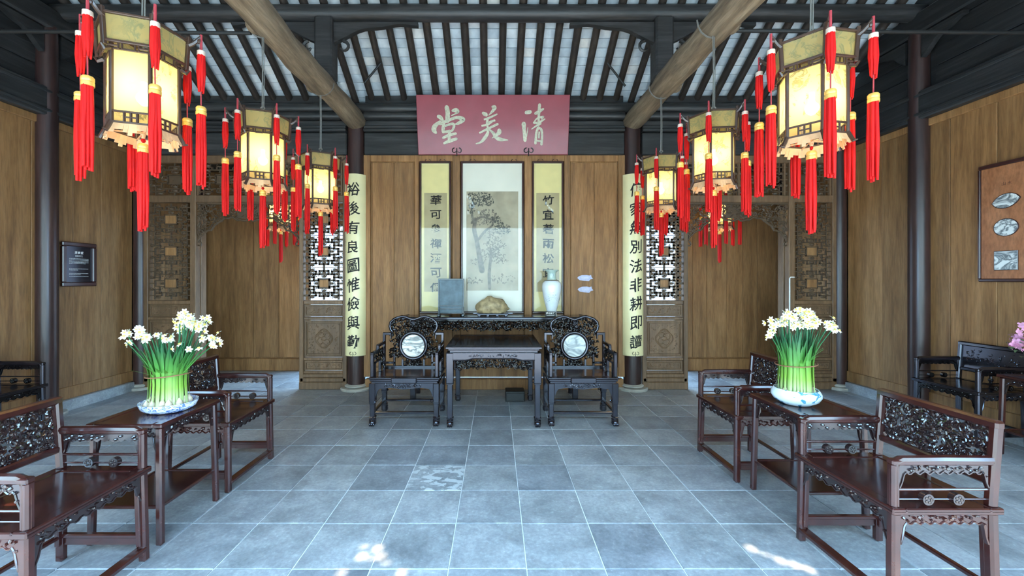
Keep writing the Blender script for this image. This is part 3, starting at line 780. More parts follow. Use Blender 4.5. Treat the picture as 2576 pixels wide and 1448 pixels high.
# ================================================================== LANTERNS
def tassel(parent, x, y, ztop, zmid, zcap, zend, tint, seed):
    """ztop: where the cord starts; small tassel, string, gilt cap, long tassel"""
    rnd = random.Random(seed)
    mb = MB(); r = .026; zt = zcap-.045
    for k in range(9):
        a = k*2.399; rr = r*math.sqrt(k/9)*.8; dx, dy = rr*math.cos(a), rr*math.sin(a)
        zz = zend+rnd.uniform(0, .035)
        pts = [(x+dx*.9, y+dy*.9, zt), (x+dx, y+dy, zt-.1), (x+dx*1.15+rnd.uniform(-.002, .002), y+dy*1.15, (zt+zz)/2), (x+dx*1.2, y+dy*1.2, zz)]
        mb.tube(pts, [.010, .0105, .0105, .006], 6)
    o = mb.build('tassel', M['tassel'], parent, 60)
    c = MB().lathe([(.004, zcap+.006), (.021, zcap), (.0265, zcap-.008), (.0265, zcap-.022), (.024, zcap-.026), (.027, zcap-.030), (.027, zcap-.048)], 14, (x, y, 0))
    tag(c.build('tassel_cap', M['gold'], o), 'gilt cap')
    cd = MB().tube([(x, y, ztop), (x+.003, y, (ztop+zcap)/2), (x, y, zcap)], .0035, 5)
    if zmid is None:
        cd.ell((x, y, ztop-.04), (.012, .008, .014), None, 8, 5).ell((x, y, ztop-.065), (.014, .009, .012), None, 8, 5)
        cd.build('cord', M['tassel'], o)
    else:
        cd.tube([(x, y, ztop), (x, y, zmid[0])], .007, 6)
        cd.build('cord', M['cord'], o)
        u = MB()
        for k in range(6):
            a = k*PI/3; dx, dy = .013*math.cos(a), .013*math.sin(a)
            u.tube([(x+dx*.8, y+dy*.8, zmid[0]-.02), (x+dx, y+dy, (zmid[0]+zmid[1])/2), (x+dx*.9, y+dy*.9, zmid[1]+rnd.uniform(0, .02))], [.010, .0115, .004], 6)
        u.build('upper_tassel', M['tassel'], o, 60)
        tag(MB().lathe([(.01, zmid[0]+.006), (.021, zmid[0]), (.022, zmid[0]-.022), (.018, zmid[0]-.025)], 12, (x, y, 0)).build('thread_wrap', M['silver'], o), 'pale thread wrap')
    return o
def hexp(r, a0): return [(r*math.cos(a0+k*PI/3), r*math.sin(a0+k*PI/3)) for k in range(6)]
def make_lantern(a0):
    t = empty('palace_lantern', (0, 0, 0)); a0 = 0
    fr = M['lampframe']; zt = 2.87
    C1 = hexp(.205, a0); B1 = hexp(.165, a0); mb = MB(); mb2 = MB(); sk = MB()
    for k in range(6):
        (x0, y0), (x1, y1) = C1[k], C1[(k+1) % 6]; (u0, v0), (u1, v1) = B1[k], B1[(k+1) % 6]
        # crown: corner posts slightly flared, two rails
        mb.bar((x0*1.03, y0*1.03, zt+.02), (x0*.97, y0*.97, zt-.17), .02, .02)
        mb.bar((x0*1.02, y0*1.02, zt-.005), (x1*1.02, y1*1.02, zt-.005), .014, .012)
        mb.bar((x0*.98, y0*.98, zt-.145), (x1*.98, y1*.98, zt-.145), .016, .014)
        # broken fret under the crown
        for f0, f1, dz in ((.05, .28, .018), (.36, .64, .034), (.72, .95, .018)):
            mb.bar((x0*.95+(x1-x0)*f0*.95, y0*.95+(y1-y0)*f0*.95, zt-.148-dz), (x0*.95+(x1-x0)*f1*.95, y0*.95+(y1-y0)*f1*.95, zt-.148-dz), .008, .008)
        for f0 in (.28, .36, .64, .72):
            mb.bar((x0*.95+(x1-x0)*f0*.95, y0*.95+(y1-y0)*f0*.95, zt-.15), (x0*.95+(x1-x0)*f0*.95, y0*.95+(y1-y0)*f0*.95, zt-.182), .008, .008)
        # dragon-like arm reaching outward and up
        c, s_ = math.cos(a0+k*PI/3), math.sin(a0+k*PI/3)
        P = lambda r, z: (r*c, r*s_, zt+z)
        mb.tube([P(.205, -.03), P(.23, -.015), P(.25, .005), P(.268, .03), P(.275, .045)], [.012, .011, .010, .008, .004], 6)
        mb.ell(P(.262, .006), (.012, .012, .016), None, 8, 5)
        # lower body arm
        mb.tube([P(.175, -.175), P(.20, -.19), P(.215, -.17)], [.014, .010, .005], 5)
        # body frame
        mb2.bar((u0, v0, zt-.14), (u0, v0, zt-.55), .017, .017)
        for z in (zt-.17, zt-.492, zt-.548): mb2.bar((u0, v0, z), (u1, v1, z), .012, .010)
        for f in (.33, .5, .67):
            mb2.bar((u0+(u1-u0)*f, v0+(v1-v0)*f, zt-.49), (u0+(u1-u0)*f, v0+(v1-v0)*f, zt-.55), .008, .012)
        mb2.bar((u0+(u1-u0)*.33, v0+(v1-v0)*.33, zt-.52), (u0+(u1-u0)*.67, v0+(v1-v0)*.67, zt-.52), .006, .008)
        mb2.tube([(u0, v0, zt-.545), (u0*1.16, v0*1.16, zt-.60), (u0*1.26, v0*1.26, zt-.595)], [.012, .010, .005], 6)
        # stepped pale apron below
        n_ = 9
        for q in range(n_):
            f0, f1 = q/n_, (q+1)/n_; dz = (.052, .036, .036, .050, .066, .050, .036, .036, .052)[q]
            pa = (u0+(u1-u0)*f0, v0+(v1-v0)*f0); pb = (u0+(u1-u0)*f1, v0+(v1-v0)*f1)
            sk.add([(pa[0], pa[1], zt-.553), (pb[0], pb[1], zt-.553), (pb[0]*1.10, pb[1]*1.10, zt-.553-dz), (pa[0]*1.10, pa[1]*1.10, zt-.553-dz),
                    (pa[0]*.97, pa[1]*.97, zt-.553), (pb[0]*.97, pb[1]*.97, zt-.553), (pb[0]*1.07, pb[1]*1.07, zt-.553-dz), (pa[0]*1.07, pa[1]*1.07, zt-.553-dz)],
                   [[0,1,2,3],[7,6,5,4],[0,4,5,1],[1,5,6,2],[2,6,7,3],[3,7,4,0]])
        g = MB(); i0, i1 = (x0*.985, y0*.985), (x1*.985, y1*.985)
        g.add([(i0[0], i0[1], zt-.012), (i1[0], i1[1], zt-.012), (i1[0]*.97, i1[1]*.97, zt-.14), (i0[0]*.97, i0[1]*.97, zt-.14)], [[3,2,1,0]])
        g.build('crown_pane', M['crownglass'], t, 0)
        g = MB(); g.add([(u0*.98, v0*.98, zt-.17), (u1*.98, v1*.98, zt-.17), (u1*.98, v1*.98, zt-.49), (u0*.98, v0*.98, zt-.49)], [[3,2,1,0]])
        g.build('lamp_pane', M['lampglass'], t, 0)
    mb.build('crown_frame', fr, t); mb2.build('body_frame', fr, t); sk.build('stepped_skirt', M['lampskirt'], t, 0)
    cr = MB()
    for k in range(3):
        a = a0+k*PI/3; cr.bar((.16*math.cos(a), .16*math.sin(a), zt-.555), (-.16*math.cos(a), -.16*math.sin(a), zt-.555), .008, .008)
    cr.cyl((0, 0, zt-.56), (0, 0, zt-.585), .014, .008, 10); cr.build('base_spokes', M['lampskirt'], t)
    MB().ell((0, 0, zt-.36), (.03, .03, .04), None, 14, 9).cyl((0,0,zt-.32), (0,0,zt-.27), .014, .014, 10).build('light_bulb', M['bulb'], t, 60)
    arms = hexp(.272, a0)
    for k, (x, y) in enumerate(arms):
        tassel(t, x, y, zt+.045, (zt-.05, zt-.29), zt-.37, zt-.845, 0, k)
    tassel(t, 0, 0, zt-.53, None, zt-.615, zt-1.10, 0, 9)
    # hanging hook ring
    MB().tube([(0, 0, zt-.15), (0, 0, zt+.06)], .006, 6).build('hanging_stem', M['wire'], t)
    MB().tube([(.20, 0, zt-.01), (-.20, 0, zt-.01)], .006, 5).tube([(.10, .173, zt-.01), (-.10, -.173, zt-.01)], .006, 5).tube([(.10, -.173, zt-.01), (-.10, .173, zt-.01)], .006, 5).build('crown_spokes', fr, t)
    return t
def lamp_light(o, p=14):
    l = bpy.data.lights.new('bulb_light', 'POINT'); l.energy = p; l.color = (1, .74, .36); l.shadow_soft_size = .035
    e = bpy.data.objects.new('bulb_light', l); C.objects.link(e); e.parent = o; e.location = (0, 0, 2.51)
lan = make_lantern(0)
LG = 'painted glass palace lanterns with red tassels'
spots = [(-1.955, 2.32, 0, -100, 'red-tasselled hexagonal lantern at upper left, nearest and largest of the left row'),
         (-1.96, 3.52, 0, -100, 'red-tasselled hexagonal lantern, middle one of the left row under the log beam'),
         (-1.935, 4.62, 0, -95, 'small-looking hexagonal lantern at the far end of the left row, beside the yellow plaque'),
         (1.85, 2.45, 0, -110, 'red-tasselled hexagonal lantern at upper right, nearest and largest of the right row'),
         (1.835, 3.52, 0, -125, 'red-tasselled hexagonal lantern, middle one of the right row under the log beam'),
         (1.86, 4.70, 0, -122, 'small-looking hexagonal lantern at the far end of the right row, beside the yellow plaque'),
         (-3.30, 6.42, .0, -80, 'lantern hanging in the passage behind the left carved arch'),
         (3.44, 6.42, .0, -100, 'lantern hanging in the passage behind the right carved arch')]
for i, (x, y, dz, a, lab) in enumerate(spots):
    o = lan if i == 0 else copy_tree(lan)
    o.location = (x, y, dz); o.rotation_euler = (0, 0, math.radians(a)); tag(o, lab, 'lantern', LG)
    zt_ = 2.95; zb = 3.32 if i > 5 else 3.56
    w = MB().tube([(x-.006, y, zt_), (x-.002, y, (zt_+zb)/2), (x-.006, y, zb)], .005, 5).tube([(x+.008, y, zt_), (x+.011, y, (zt_+zb)/2), (x+.006, y, zb)], .004, 5)
    w.tube([(x+.02*math.cos(k), y, zt_+.012*math.sin(k)+.0) for k in range(7)], .004, 5)
    if i < 6: w.tube([(x+.14*math.cos(k*PI/8+PI), y+.003*k, 3.69+.145*math.sin(k*PI/8+PI)) for k in range(9)], .007, 5)
    tag(w.build('hanging_wire', M['wire']), 'twisted grey wire above the ' + ['nearest left', 'middle left', 'farthest left', 'nearest right', 'middle right', 'farthest right', 'left passage', 'right passage'][i] + ' lantern', 'wire', 'lantern wires')
for o in list(scene.objects):
    if o.name.startswith('palace_lantern'): lamp_light(o, 14 if o.location.y < 6 else 34)
# ================================================================== LOW-BACKED ARMCHAIRS AND TEA TABLES
def scallop(mb, x0, x1, ztop, drop, enddrop, f, t0, t1, n=40, waves=9):
    """apron board with a curly lower edge and brackets at both ends"""
    top = []; bot = []
    for k in range(n+1):
        u = k/n; e = min(u, 1-u)*2
        z = drop+.007*math.cos(u*waves*2*PI)
        b = max(0, 1-e/.16); z = z+(enddrop-drop)*(b**1.5)*(1+.12*math.sin(b*11))
        top.append((x0+(x1-x0)*u, ztop)); bot.append((x0+(x1-x0)*u, ztop-z))
    mb.strip(top, bot, f, t0, t1)
    return [(a, z) for a, z in bot]
def apron_side(mb, fx, L0, L1, ztop, drop, enddrop, out, n=38, seed=1, r=(.008, .013)):
    """fx(u, w, z)->3D. board plus beaded edge plus relief carving"""
    rnd = random.Random(seed)
    bot = scallop(mb, L0, L1, ztop, drop, enddrop, lambda u, v, w: fx(u, w, v), -.007, .007)
    mb.tube([fx(a, out*.008, z+.003) for a, z in bot], .0042, 5)
    for k in range(n):
        u = rnd.uniform(.02, .98); e = min(u, 1-u)*2
        dz = rnd.uniform(.012, drop-.013) if e > .16 else rnd.uniform(.012, enddrop*.9*(1-e/.2)+.02)
        dz = max(.010, min(dz, ztop-bot[min(40, int(u*40+.5))][1]-.010))
        rr = rnd.uniform(*r); c = fx(L0+(L1-L0)*u, out*.009, ztop-dz)
        mb.ell(c, (rr, rr*.55, rr*.7), Matrix.Rotation(rnd.uniform(0, 3), 3, 'X') @ Matrix.Rotation(rnd.uniform(0, 3), 3, 'Z'), 6, 4)
def make_armchair():
    """faces -y; .58 wide, .46 deep"""
    t = empty('low_armchair', (0,0,0)); wd = M['hongmu']; hx, hy = .275, .215
    mb = MB().bb(-.305, .305, -.245, .245, .470, .494, .010)
    for a in ((-.305, .305, -.245, -.185), (-.305, .305, .185, .245), (-.305, -.235, -.185, .185), (.235, .305, -.185, .185)):
        mb.bb(a[0], a[1], a[2], a[3], .478, .500, .006)
    mb.build('seat_frame', wd, t)
    MB().bb(-.233, .233, -.183, .183, .480, .4955, .003).build('seat_panel', wd, t)
    for sx in (-1, 1):
        for sy in (-1, 1):
            x, y = sx*hx, sy*hy
            m_ = MB(); m_.bar((x*1.02, y*1.03, 0), (x, y, .475), .040, .040, .010)
            m_.bar((x*1.02-sx*.022, y*1.03-sy*.006, .09), (x-sx*.024, y-sy*.006, .46), .024, .024, .004)
            m_.build('leg', wd, t)
    for s in (-1, 1):
        mb = MB(); apron_side(mb, lambda u, w, z: (u, s*(hy+.002)+w, z), -hx+.02, hx-.02, .475, .055, .15, s, 46, 3+s)
        mb.build('apron', M['carve'], t)
        mb = MB(); apron_side(mb, lambda u, w, z: (s*(hx+.002)+w, u, z), -hy+.02, hy-.02, .475, .05, .15, s, 30, 7+s)
        mb.build('apron', wd, t)
        # side stretcher with a little board beneath
        mb = MB().bb(s*hx-.014, s*hx+.014, -hy, hy, .128, .150, .006).bb(s*hx-.006, s*hx+.006, -hy+.02, hy-.02, .09, .13, .003)
        mb.build('stretcher', wd, t)
        # arms
        mb = MB().tube([(s*hx, -hy-.002, .495), (s*hx, -hy-.002, .66), (s*hx, -hy+.004, .692), (s*hx, -hy+.03, .703), (s*hx, 0, .705), (s*hx, hy, .703)], .019, 8)
        mb.bb(s*hx-.018, s*hx+.018, -hy-.02, hy, .683, .708, .008)
        mb.bar((s*hx, -hy-.002, .495), (s*hx, -hy-.002, .69), .036, .036, .009)
        mb.build('armrest', wd, t)
        mb = MB(); apron_side(mb, lambda u, w, z: (s*hx+w, u, z), -hy+.018, hy-.018, .688, .042, .11, s, 34, 17+s, (.008, .012))
        rnd = random.Random(5)
        for k in range(16): mb.ell((s*hx-s*.009, rnd.uniform(-hy+.03, hy-.03), .688-rnd.uniform(.012, .036)), (.009, .010, .008), None, 6, 4)
        mb.build('arm_apron', M['carve'], t)
        mb = MB().cyl((s*hx, -hy, .572), (s*hx, hy, .572), .0065, n=8).cyl((s*hx, -hy, .528), (s*hx, hy, .528), .004, n=6)
        mb.build('arm_rod', wd, t)
        for yy in (-.072, .062):
            mb = MB().cyl((s*hx-.013, yy, .531), (s*hx+.013, yy, .531), .025, n=18)
            for q in range(5):
                a = q*2*PI/5
                for ss in (-1, 1): mb.ell((s*hx+ss*.013, yy+.012*math.cos(a), .531+.012*math.sin(a)), (.005, .007, .007), None, 6, 4)
            mb.build('carved_bead', M['carve'], t)
    MB().bb(-hx, hx, -hy-.030, -hy+.022, .055, .082, .006).build('foot_rail', wd, t)
    MB().bb(-hx, hx, hy-.012, hy+.014, .128, .150, .005).build('stretcher', wd, t)
    # back
    mb = MB()
    for s in (-1, 1): mb.bar((s*hx, hy, .495), (s*hx, hy+.028, .872), .040, .036, .009)
    mb.bb(-hx-.02, hx+.02, hy+.006, hy+.048, .838, .878, .012)
    mb.bb(-hx, hx, hy-.006, hy+.028, .585, .622, .008)
    mb.build('back_frame', wd, t)
    sh = lambda x, y, z: (x, hy+.008+(z-.5)*.07+y, z)
    mb = MB(); mb.add([sh(-hx+.02, .004, .62), sh(hx-.02, .004, .62), sh(hx-.02, .004, .84), sh(-hx+.02, .004, .84)], [[0,1,2,3]])
    mb = MB()
    carve(mb, lambda x, z: True, -hx+.03, hx-.03, .625, .835, 0, 400, 11, (.012, .021), .012, sh, .6)
    carve(mb, lambda x, z: True, -hx+.03, hx-.03, .625, .835, -.006, 130, 12, (.010, .016), .010, sh, .9)
    mb.build('carved_panel', M['carve'], t)
    for a in ((-hx+.018, -hx+.028, .62, .84), (hx-.028, hx-.018, .62, .84)): MB().add([sh(a[0], -.01, a[2]), sh(a[1], -.01, a[2]), sh(a[1], -.01, a[3]), sh(a[0], -.01, a[3]), sh(a[0], .01, a[2]), sh(a[1], .01, a[2]), sh(a[1], .01, a[3]), sh(a[0], .01, a[3])], [[0,1,2,3],[7,6,5,4],[0,4,5,1],[1,5,6,2],[2,6,7,3],[3,7,4,0]]).build('panel_bead', wd, t)
    MB().cyl((0, hy+.006, .495), (0, hy+.006, .59), .012, n=10).ell((0, hy+.006, .54), (.022, .016, .022), None, 10, 6).build('back_spindle', wd, t)
    return t
chair = make_armchair()
CG = 'low dark red armchairs of the side rows'
chairs = [(-2.105, 1.96, 90, 'dark red carved armchair at lower left, nearest the viewer, cut by the frame'),
          (-2.115, 3.24, 90, 'dark red carved armchair of the left row, beyond the narcissus table'),
          (1.985, 2.135, -90, 'dark red carved armchair at lower right, nearest the viewer and fully in view'),
          (2.015, 3.39, -90, 'dark red carved armchair of the right row, beyond the narcissus table'),
          (-4.60, 3.77, 90, 'near-black armchair against the left wall, only its arm and seat end in view'),
          (4.55, 4.03, -90, 'near-black armchair against the right wall with a plain broad back, right edge')]
for i, (x, y, r, lab) in enumerate(chairs):
    o = chair if i == 0 else copy_tree(chair)
    o.location = (x, y, 0); o.rotation_euler = (0, 0, math.radians(r)); tag(o, lab, 'chair', CG)
# the two outer chairs are near-black, the right one with a plain boarded back
bd = MB()
vs_ = [(x_, .223+(z_-.5)*.07+y_, z_) for y_ in (-.009, .009) for (x_, z_) in ((-.25, .62), (.25, .62), (.25, .84), (-.25, .84))]
bd.add(vs_, [[0,1,2,3],[7,6,5,4],[0,4,5,1],[1,5,6,2],[2,6,7,3],[3,7,4,0]])
carve(bd, lambda x, z: abs(x) > .08 or abs(z-.73) < .05, -.22, .22, .65, .81, -.010, 60, 3, (.008, .016), .004, lambda x, y, z: (x, .223+(z-.5)*.07+y, z))
bd = bd.mesh('plain_panel', M['black'])
swap = {}
for o in list(scene.objects):
    if o.name.startswith('low_armchair') and abs(o.location.x) > 4:
        for c in o.children:
            if c.name.startswith('carved_panel') and o.location.x > 0: c.data = bd; continue
            k_ = c.data.name
            if k_ not in swap:
                m_ = c.data.copy(); m_.materials[0] = M['black'] if c.data.materials[0] == M['hongmu'] else M['carveblack']; swap[k_] = m_
            c.data = swap[k_]
def make_teatable():
    """long side along x .50, depth y .40, height .69"""
    t = empty('tea_table', (0,0,0)); wd = M['hongmu']; hx, hy = .225, .185
    mb = MB()
    for a in ((-.255, .255, -.215, -.165), (-.255, .255, .165, .215), (-.255, -.205, -.165, .165), (.205, .255, -.165, .165)):
        mb.bb(a[0], a[1], a[2], a[3], .664, .690, .008)
    mb.build('top_frame', wd, t)
    MB().bb(-.204, .204, -.164, .164, .668, .6865, .002).build('top_panel', wd, t)
    for sx in (-1, 1):
        for sy in (-1, 1):
            m_ = MB().bar((sx*hx*1.05, sy*hy*1.06, 0), (sx*hx, sy*hy, .665), .036, .036, .011); m_.build('leg', wd, t)
    for s in (-1, 1):
        mb = MB(); apron_side(mb, lambda u, w, z: (u, s*hy+w, z), -hx+.015, hx-.015, .665, .05, .15, s, 36, 23+s)
        mb.build('apron', M['carve'], t)
        mb = MB(); apron_side(mb, lambda u, w, z: (s*hx+w, u, z), -hy+.015, hy-.015, .665, .05, .15, s, 26, 27+s)
        mb.build('apron', M['carve'], t)
        MB().bb(-hx, hx, s*hy-.011, s*hy+.011, .20, .222, .005).build('stretcher', wd, t)
        MB().bb(s*hx-.011, s*hx+.011, -hy, hy, .20, .222, .005).build('stretcher', wd, t)
    MB().bb(-hx+.01, hx-.01, -hy+.01, hy-.01, .206, .216, .002).build('lower_shelf', wd, t)
    return t
tab = make_teatable()
TG = 'dark red tea tables between the armchairs'
tables = [(-2.10, 2.61, 90, 'dark red tea table of the left row holding the shallow blue and white bowl'),
          (2.045, 2.765, -90, 'dark red tea table of the right row holding the swirled bowl'),
          (4.56, 3.38, -90, 'dark tea table by the right wall at the right edge, under the pink flowers')]
for i, (x, y, r, lab) in enumerate(tables):
    o = tab if i == 0 else copy_tree(tab)
    o.location = (x, y, 0); o.rotation_euler = (0, 0, math.radians(r)); tag(o, lab, 'table', TG)

# ================================================================== THE CENTRAL SUITE
def paw(mb, x, y, s, sy=-1):
    mb.bb(x-.033, x+.033, y-.030+sy*.006, y+.034+sy*.006, .004, .080, .016)
    mb.ell((x, y+sy*.016, .034), (.036, .042, .034), None, 12, 8)
    for k in (-1, 0, 1): mb.ell((x+k*.018, y+sy*.045, .02), (.011, .016, .019), None, 8, 6)
    for k in range(3): mb.ell((x+s*(.008-.01*k), y+sy*.02, .062+.012*k), (.024-.004*k, .024, .012), None, 8, 5)
def square_leg(mb, x, y, ztop, zsh, w1, w2, s, sy):
    """thick shoulder down to zsh, slimmer shaft, paw foot"""
    mb.bb(x-w1/2, x+w1/2, y-w1/2, y+w1/2, zsh, ztop, .007)
    mb.bb(x-w1/2+.003, x+w1/2-.003, y-w1/2+.003, y+w1/2-.003, zsh-.012, zsh+.002, .005)
    mb.bb(x-w2/2, x+w2/2, y-w2/2, y+w2/2, .07, zsh, .006)
    mb.bb(x-w2/2-.006, x+w2/2+.006, y-w2/2-.006, y+w2/2+.006, .078, .092, .004)
    paw(mb, x, y, s, sy)
def make_square_table():
    t = empty('square_table', (-.02, 4.76, 0), 0, 'black square table with carved openwork apron in the centre, between the two marble-disc chairs', 'table')
    wd = M['black']; H = .495
    mb = MB()
    for a in ((-H, H, -H, -H+.09), (-H, H, H-.09, H), (-H, -H+.09, -H+.09, H-.09), (H-.09, H, -H+.09, H-.09)): mb.bb(*a, .796, .822, .009)
    mb.bb(-H+.025, H-.025, -H+.025, H-.025, .778, .800, .006).build('top_frame', wd, t)
    MB().bb(-H+.091, H-.091, -H+.091, H-.091, .80, .8185, .002).build('top_panel', wd, t)
    MB().bb(-H+.04, H-.04, -H+.04, H-.04, .755, .780, .004).build('waist', wd, t)
    h = H-.045
    for sx in (-1, 1):
        for sy in (-1, 1):
            mb = MB(); square_leg(mb, sx*h, sy*h, .76, .445, .080, .058, sx, sy); 
            curl(mb, (sx*(h-.042), .47), .022, sx*PI/2, sx*PI/2+sx*4, .008, sy*(h+.03), 8)
            mb.build('leg', wd, t)
    for k in range(4):
        R = Matrix.Rotation(k*PI/2, 3, 'Z')
        mb = MB(); top = []; bot = []
        for q in range(21):
            u = -1+q/10; x = u*(h-.03); zz = .70 if abs(u) < .55 else (.70-.018*min(1, (abs(u)-.55)/.08))
            top.append((x, .757)); bot.append((x, zz))
        mb.strip(top, bot, XZ(-h-.028), -.010, .010)
        mb.tube([(a, -h-.04, b+.003) for a, b in bot], .007, 6)
        for s in (-1, 1): mb.tube([(s*(h-.05), -h-.038, .69), (s*(h-.05), -h-.038, .60), (s*(h-.075), -h-.038, .588)], .007, 6)
        carve(mb, lambda x, z: True, -.25, .25, .722, .742, -h-.040, 34, 4, (.008, .013), .004)
        mb.v = [tuple(R @ Vector(p)) for p in mb.v]; mb.build('apron', wd, t)
        mb = MB(); carve(mb, lambda x, z: z > .585+.035*max(0, 1-abs(abs(x)/h-.0)/.5)*0+.03*(1-abs(x)/h), -h+.06, h-.06, .585, .685, -h-.02, 300, 9+k, (.011, .02), .011)
        mb.v = [tuple(R @ Vector(p)) for p in mb.v]; mb.build('openwork_apron', M['carveblack'], t)
    return t
make_square_table()

def make_master_chair():
    t = empty('marble_chair', (0,0,0)); wd = M['black']; hx, hy = .365, .265
    # seat with moulded edge
    mb = MB().bb(-hx, hx, -hy, hy, .478, .500, .008).bb(-hx+.008, hx-.008, -hy+.008, hy-.008, .456, .480, .010).bb(-hx+.022, hx-.022, -hy+.022, hy-.022, .436, .458, .004)
    mb.bb(-hx*.36, hx*.36, -hy-.012, -hy+.03, .440, .500, .008)
    mb.build('seat', wd, t)
    MB().bb(-hx+.06, hx-.06, -hy+.06, hy-.04, .490, .503, .003).build('seat_panel', M['hongmu'], t)
    for sx in (-1, 1):
        for sy in (-1, 1):
            mb = MB(); square_leg(mb, sx*(hx-.035), sy*(hy-.035), .44, .235, .066, .052, sx, sy)
            curl(mb, (sx*(hx-.075), .255), .018, sx*PI/2, sx*PI/2+sx*4, .007, sy*(hy-.008), 8)
            mb.build('leg', wd, t)
    for s in (-1, 1):
        mb = MB(); scallop(mb, -hx+.06, hx-.06, .438, .055, .16, XZ(s*(hy-.02)), -.010, .010, 40, 2)
        carve(mb, lambda x, z: True, -.2, .2, .395, .425, s*(hy-.006), 40, 6, (.009, .015), .004); mb.build('apron', wd, t)
        mb = MB(); scallop(mb, -hy+.06, hy-.06, .438, .05, .15, lambda u, v, w: (s*(hx-.02)+w, u, v), -.010, .010, 40, 2); mb.build('apron', wd, t)
        MB().bb(-hx+.05, hx-.05, s*(hy-.035)-.016, s*(hy-.035)+.016, .118, .142, .006).build('stretcher', wd, t)
        MB().bb(s*(hx-.035)-.016, s*(hx-.035)+.016, -hy+.05, hy-.05, .118, .142, .006).build('stretcher', wd, t)
        # stepped arms with fret and carving
        x = s*(hx-.03)
        mb = MB()
        mb.bb(x-.018, x+.018, -hy+.015, -hy+.050, .50, .757, .006)
        mb.bb(x-.017, x+.017, -hy+.015, -.02, .722, .757, .006)
        mb.bb(x-.017, x+.017, -.04, -.005, .722, .80, .006); mb.bb(x-.017, x+.017, -.03, hy-.05, .775, .808, .006)
        mb.bb(x-.014, x+.014, -hy+.10, -hy+.125, .50, .64, .004); mb.bb(x-.014, x+.014, -hy+.10, .06, .62, .645, .004); mb.bb(x-.014, x+.014, .04, .065, .50, .64, .004)
        mb.build('armrest', wd, t)
        mb = MB(); carve(mb, lambda u, z: True, -hy+.06, hy-.08, .65, .745, 0, 70, 31, (.012, .018), .010, lambda a, b, c: (x+b, a, c))
        carve(mb, lambda u, z: True, .08, hy-.07, .52, .74, 0, 60, 33, (.012, .018), .010, lambda a, b, c: (x+b, a, c))
        mb.build('arm_carving', M['carveblack'], t)
    by = hy-.03
    # squared fret of the back
    mb = MB()
    for s in (-1, 1):
        mb.bb(s*(hx-.03)-.016, s*(hx-.03)+.016, by-.016, by+.016, .50, .905, .005)
        a, b = sorted((s*(hx-.016), s*(hx-.115))); mb.bb(a, b, by-.016, by+.016, .875, .905, .005)
        a, b = sorted((s*(hx-.10), s*(hx-.115))); mb.bb(a, b, by-.014, by+.014, .83, .88, .004)
        a, b = sorted((s*(hx-.03), s*(hx-.16))); mb.bb(a, b, by-.014, by+.014, .545, .57, .004)
        a, b = sorted((s*(hx-.135), s*(hx-.16))); mb.bb(a, b, by-.014, by+.014, .50, .66, .004)
        a, b = sorted((s*(hx-.23), s*(hx-.255))); mb.bb(a, b, by-.014, by+.014, .50, .60, .004)
    mb.bb(-hx+.05, hx-.05, by-.02, by+.02, .50, .525, .004)
    mb.build('back_frame', wd, t)
    # crest shaped like a double cloud head
    P = [(-.235,.905),(-.262,.935),(-.272,.975),(-.262,1.02),(-.225,1.055),(-.18,1.075),(-.13,1.086),(-.085,1.080),(-.045,1.062),(0,1.048)]
    P = P + [(-a, b) for a, b in P[::-1][1:]]
    mb = MB(); rim = [(a, by+.002, b) for a, b in P]; mb.tube(rim, .017, 8)
    for s in (-1, 1): curl(mb, (s*.215, .915), .03, PI if s < 0 else 0, (PI if s < 0 else 0)-s*(-4), .013, by, 10)
    mb.build('crest_rim', wd, t, 60)
    mb = MB()
    def incr(x, z):
        ax = abs(x)
        for (a, za), (b, zb) in zip(P[:9], P[1:10]):
            pass
        lim = 1.048+.035*math.sin(min(1, ax/.13)*PI/2) if ax < .13 else 1.083-.9*(ax-.13)**1.6
        return .905 < z < lim-.01 and ax < .255-.5*max(0, .93-z)
    carve(mb, incr, -.26, .26, .90, 1.08, by, 210, 41, (.013, .022), .012)
    def inbk(x, z):
        d = math.hypot(x, z-.752)
        return (d > .155) and ((z > .60 and abs(x) < .27) or abs(x) < .10) and not (abs(x) > .2 and z > .82 and z < .87)
    carve(mb, lambda x, z: inbk(x, z) and (d2(x, z)), -.28, .28, .52, .905, by, 330, 43, (.013, .022), .012)
    mb.build('back_carving', M['carveblack'], t)
    mb = MB(); mb.tube([(.150*math.cos(a*PI/20), by-.004, .752+.150*math.sin(a*PI/20)) for a in range(41)], .019, 8)
    mb.tube([(.133*math.cos(a*PI/20), by-.014, .752+.133*math.sin(a*PI/20)) for a in range(41)], .006, 6)
    mb.build('disc_rim', wd, t, 60)
    d = MB().cyl((0, by-.012, .752), (0, by+.008, .752), .138, n=40).build('marble_disc', M['marble'], t); d['label'] = 'round grey and white veined marble disc'
    return t
def d2(x, z):
    ax = abs(x)
    if z > .84: return True
    if z > .73 and z < .80 and ax > .22: return False
    if z < .62: return ax < .10
    return True
mc = make_master_chair(); mc.location = (-.945, 4.57, 0)
tag(mc, 'black carved armchair with round marble back, left of the square table', 'chair', 'marble-backed armchairs')
m2 = copy_tree(mc); m2.location = (.905, 4.57, 0)
tag(m2, 'black carved armchair with round marble back, right of the square table', 'chair', 'marble-backed armchairs')
for c in m2.children:
    if c.name.startswith('marble_disc'):
        c.data = c.data.copy(); c.data.materials[0] = M['marble2']; c['label'] = 'round marble disc with soft grey bands'

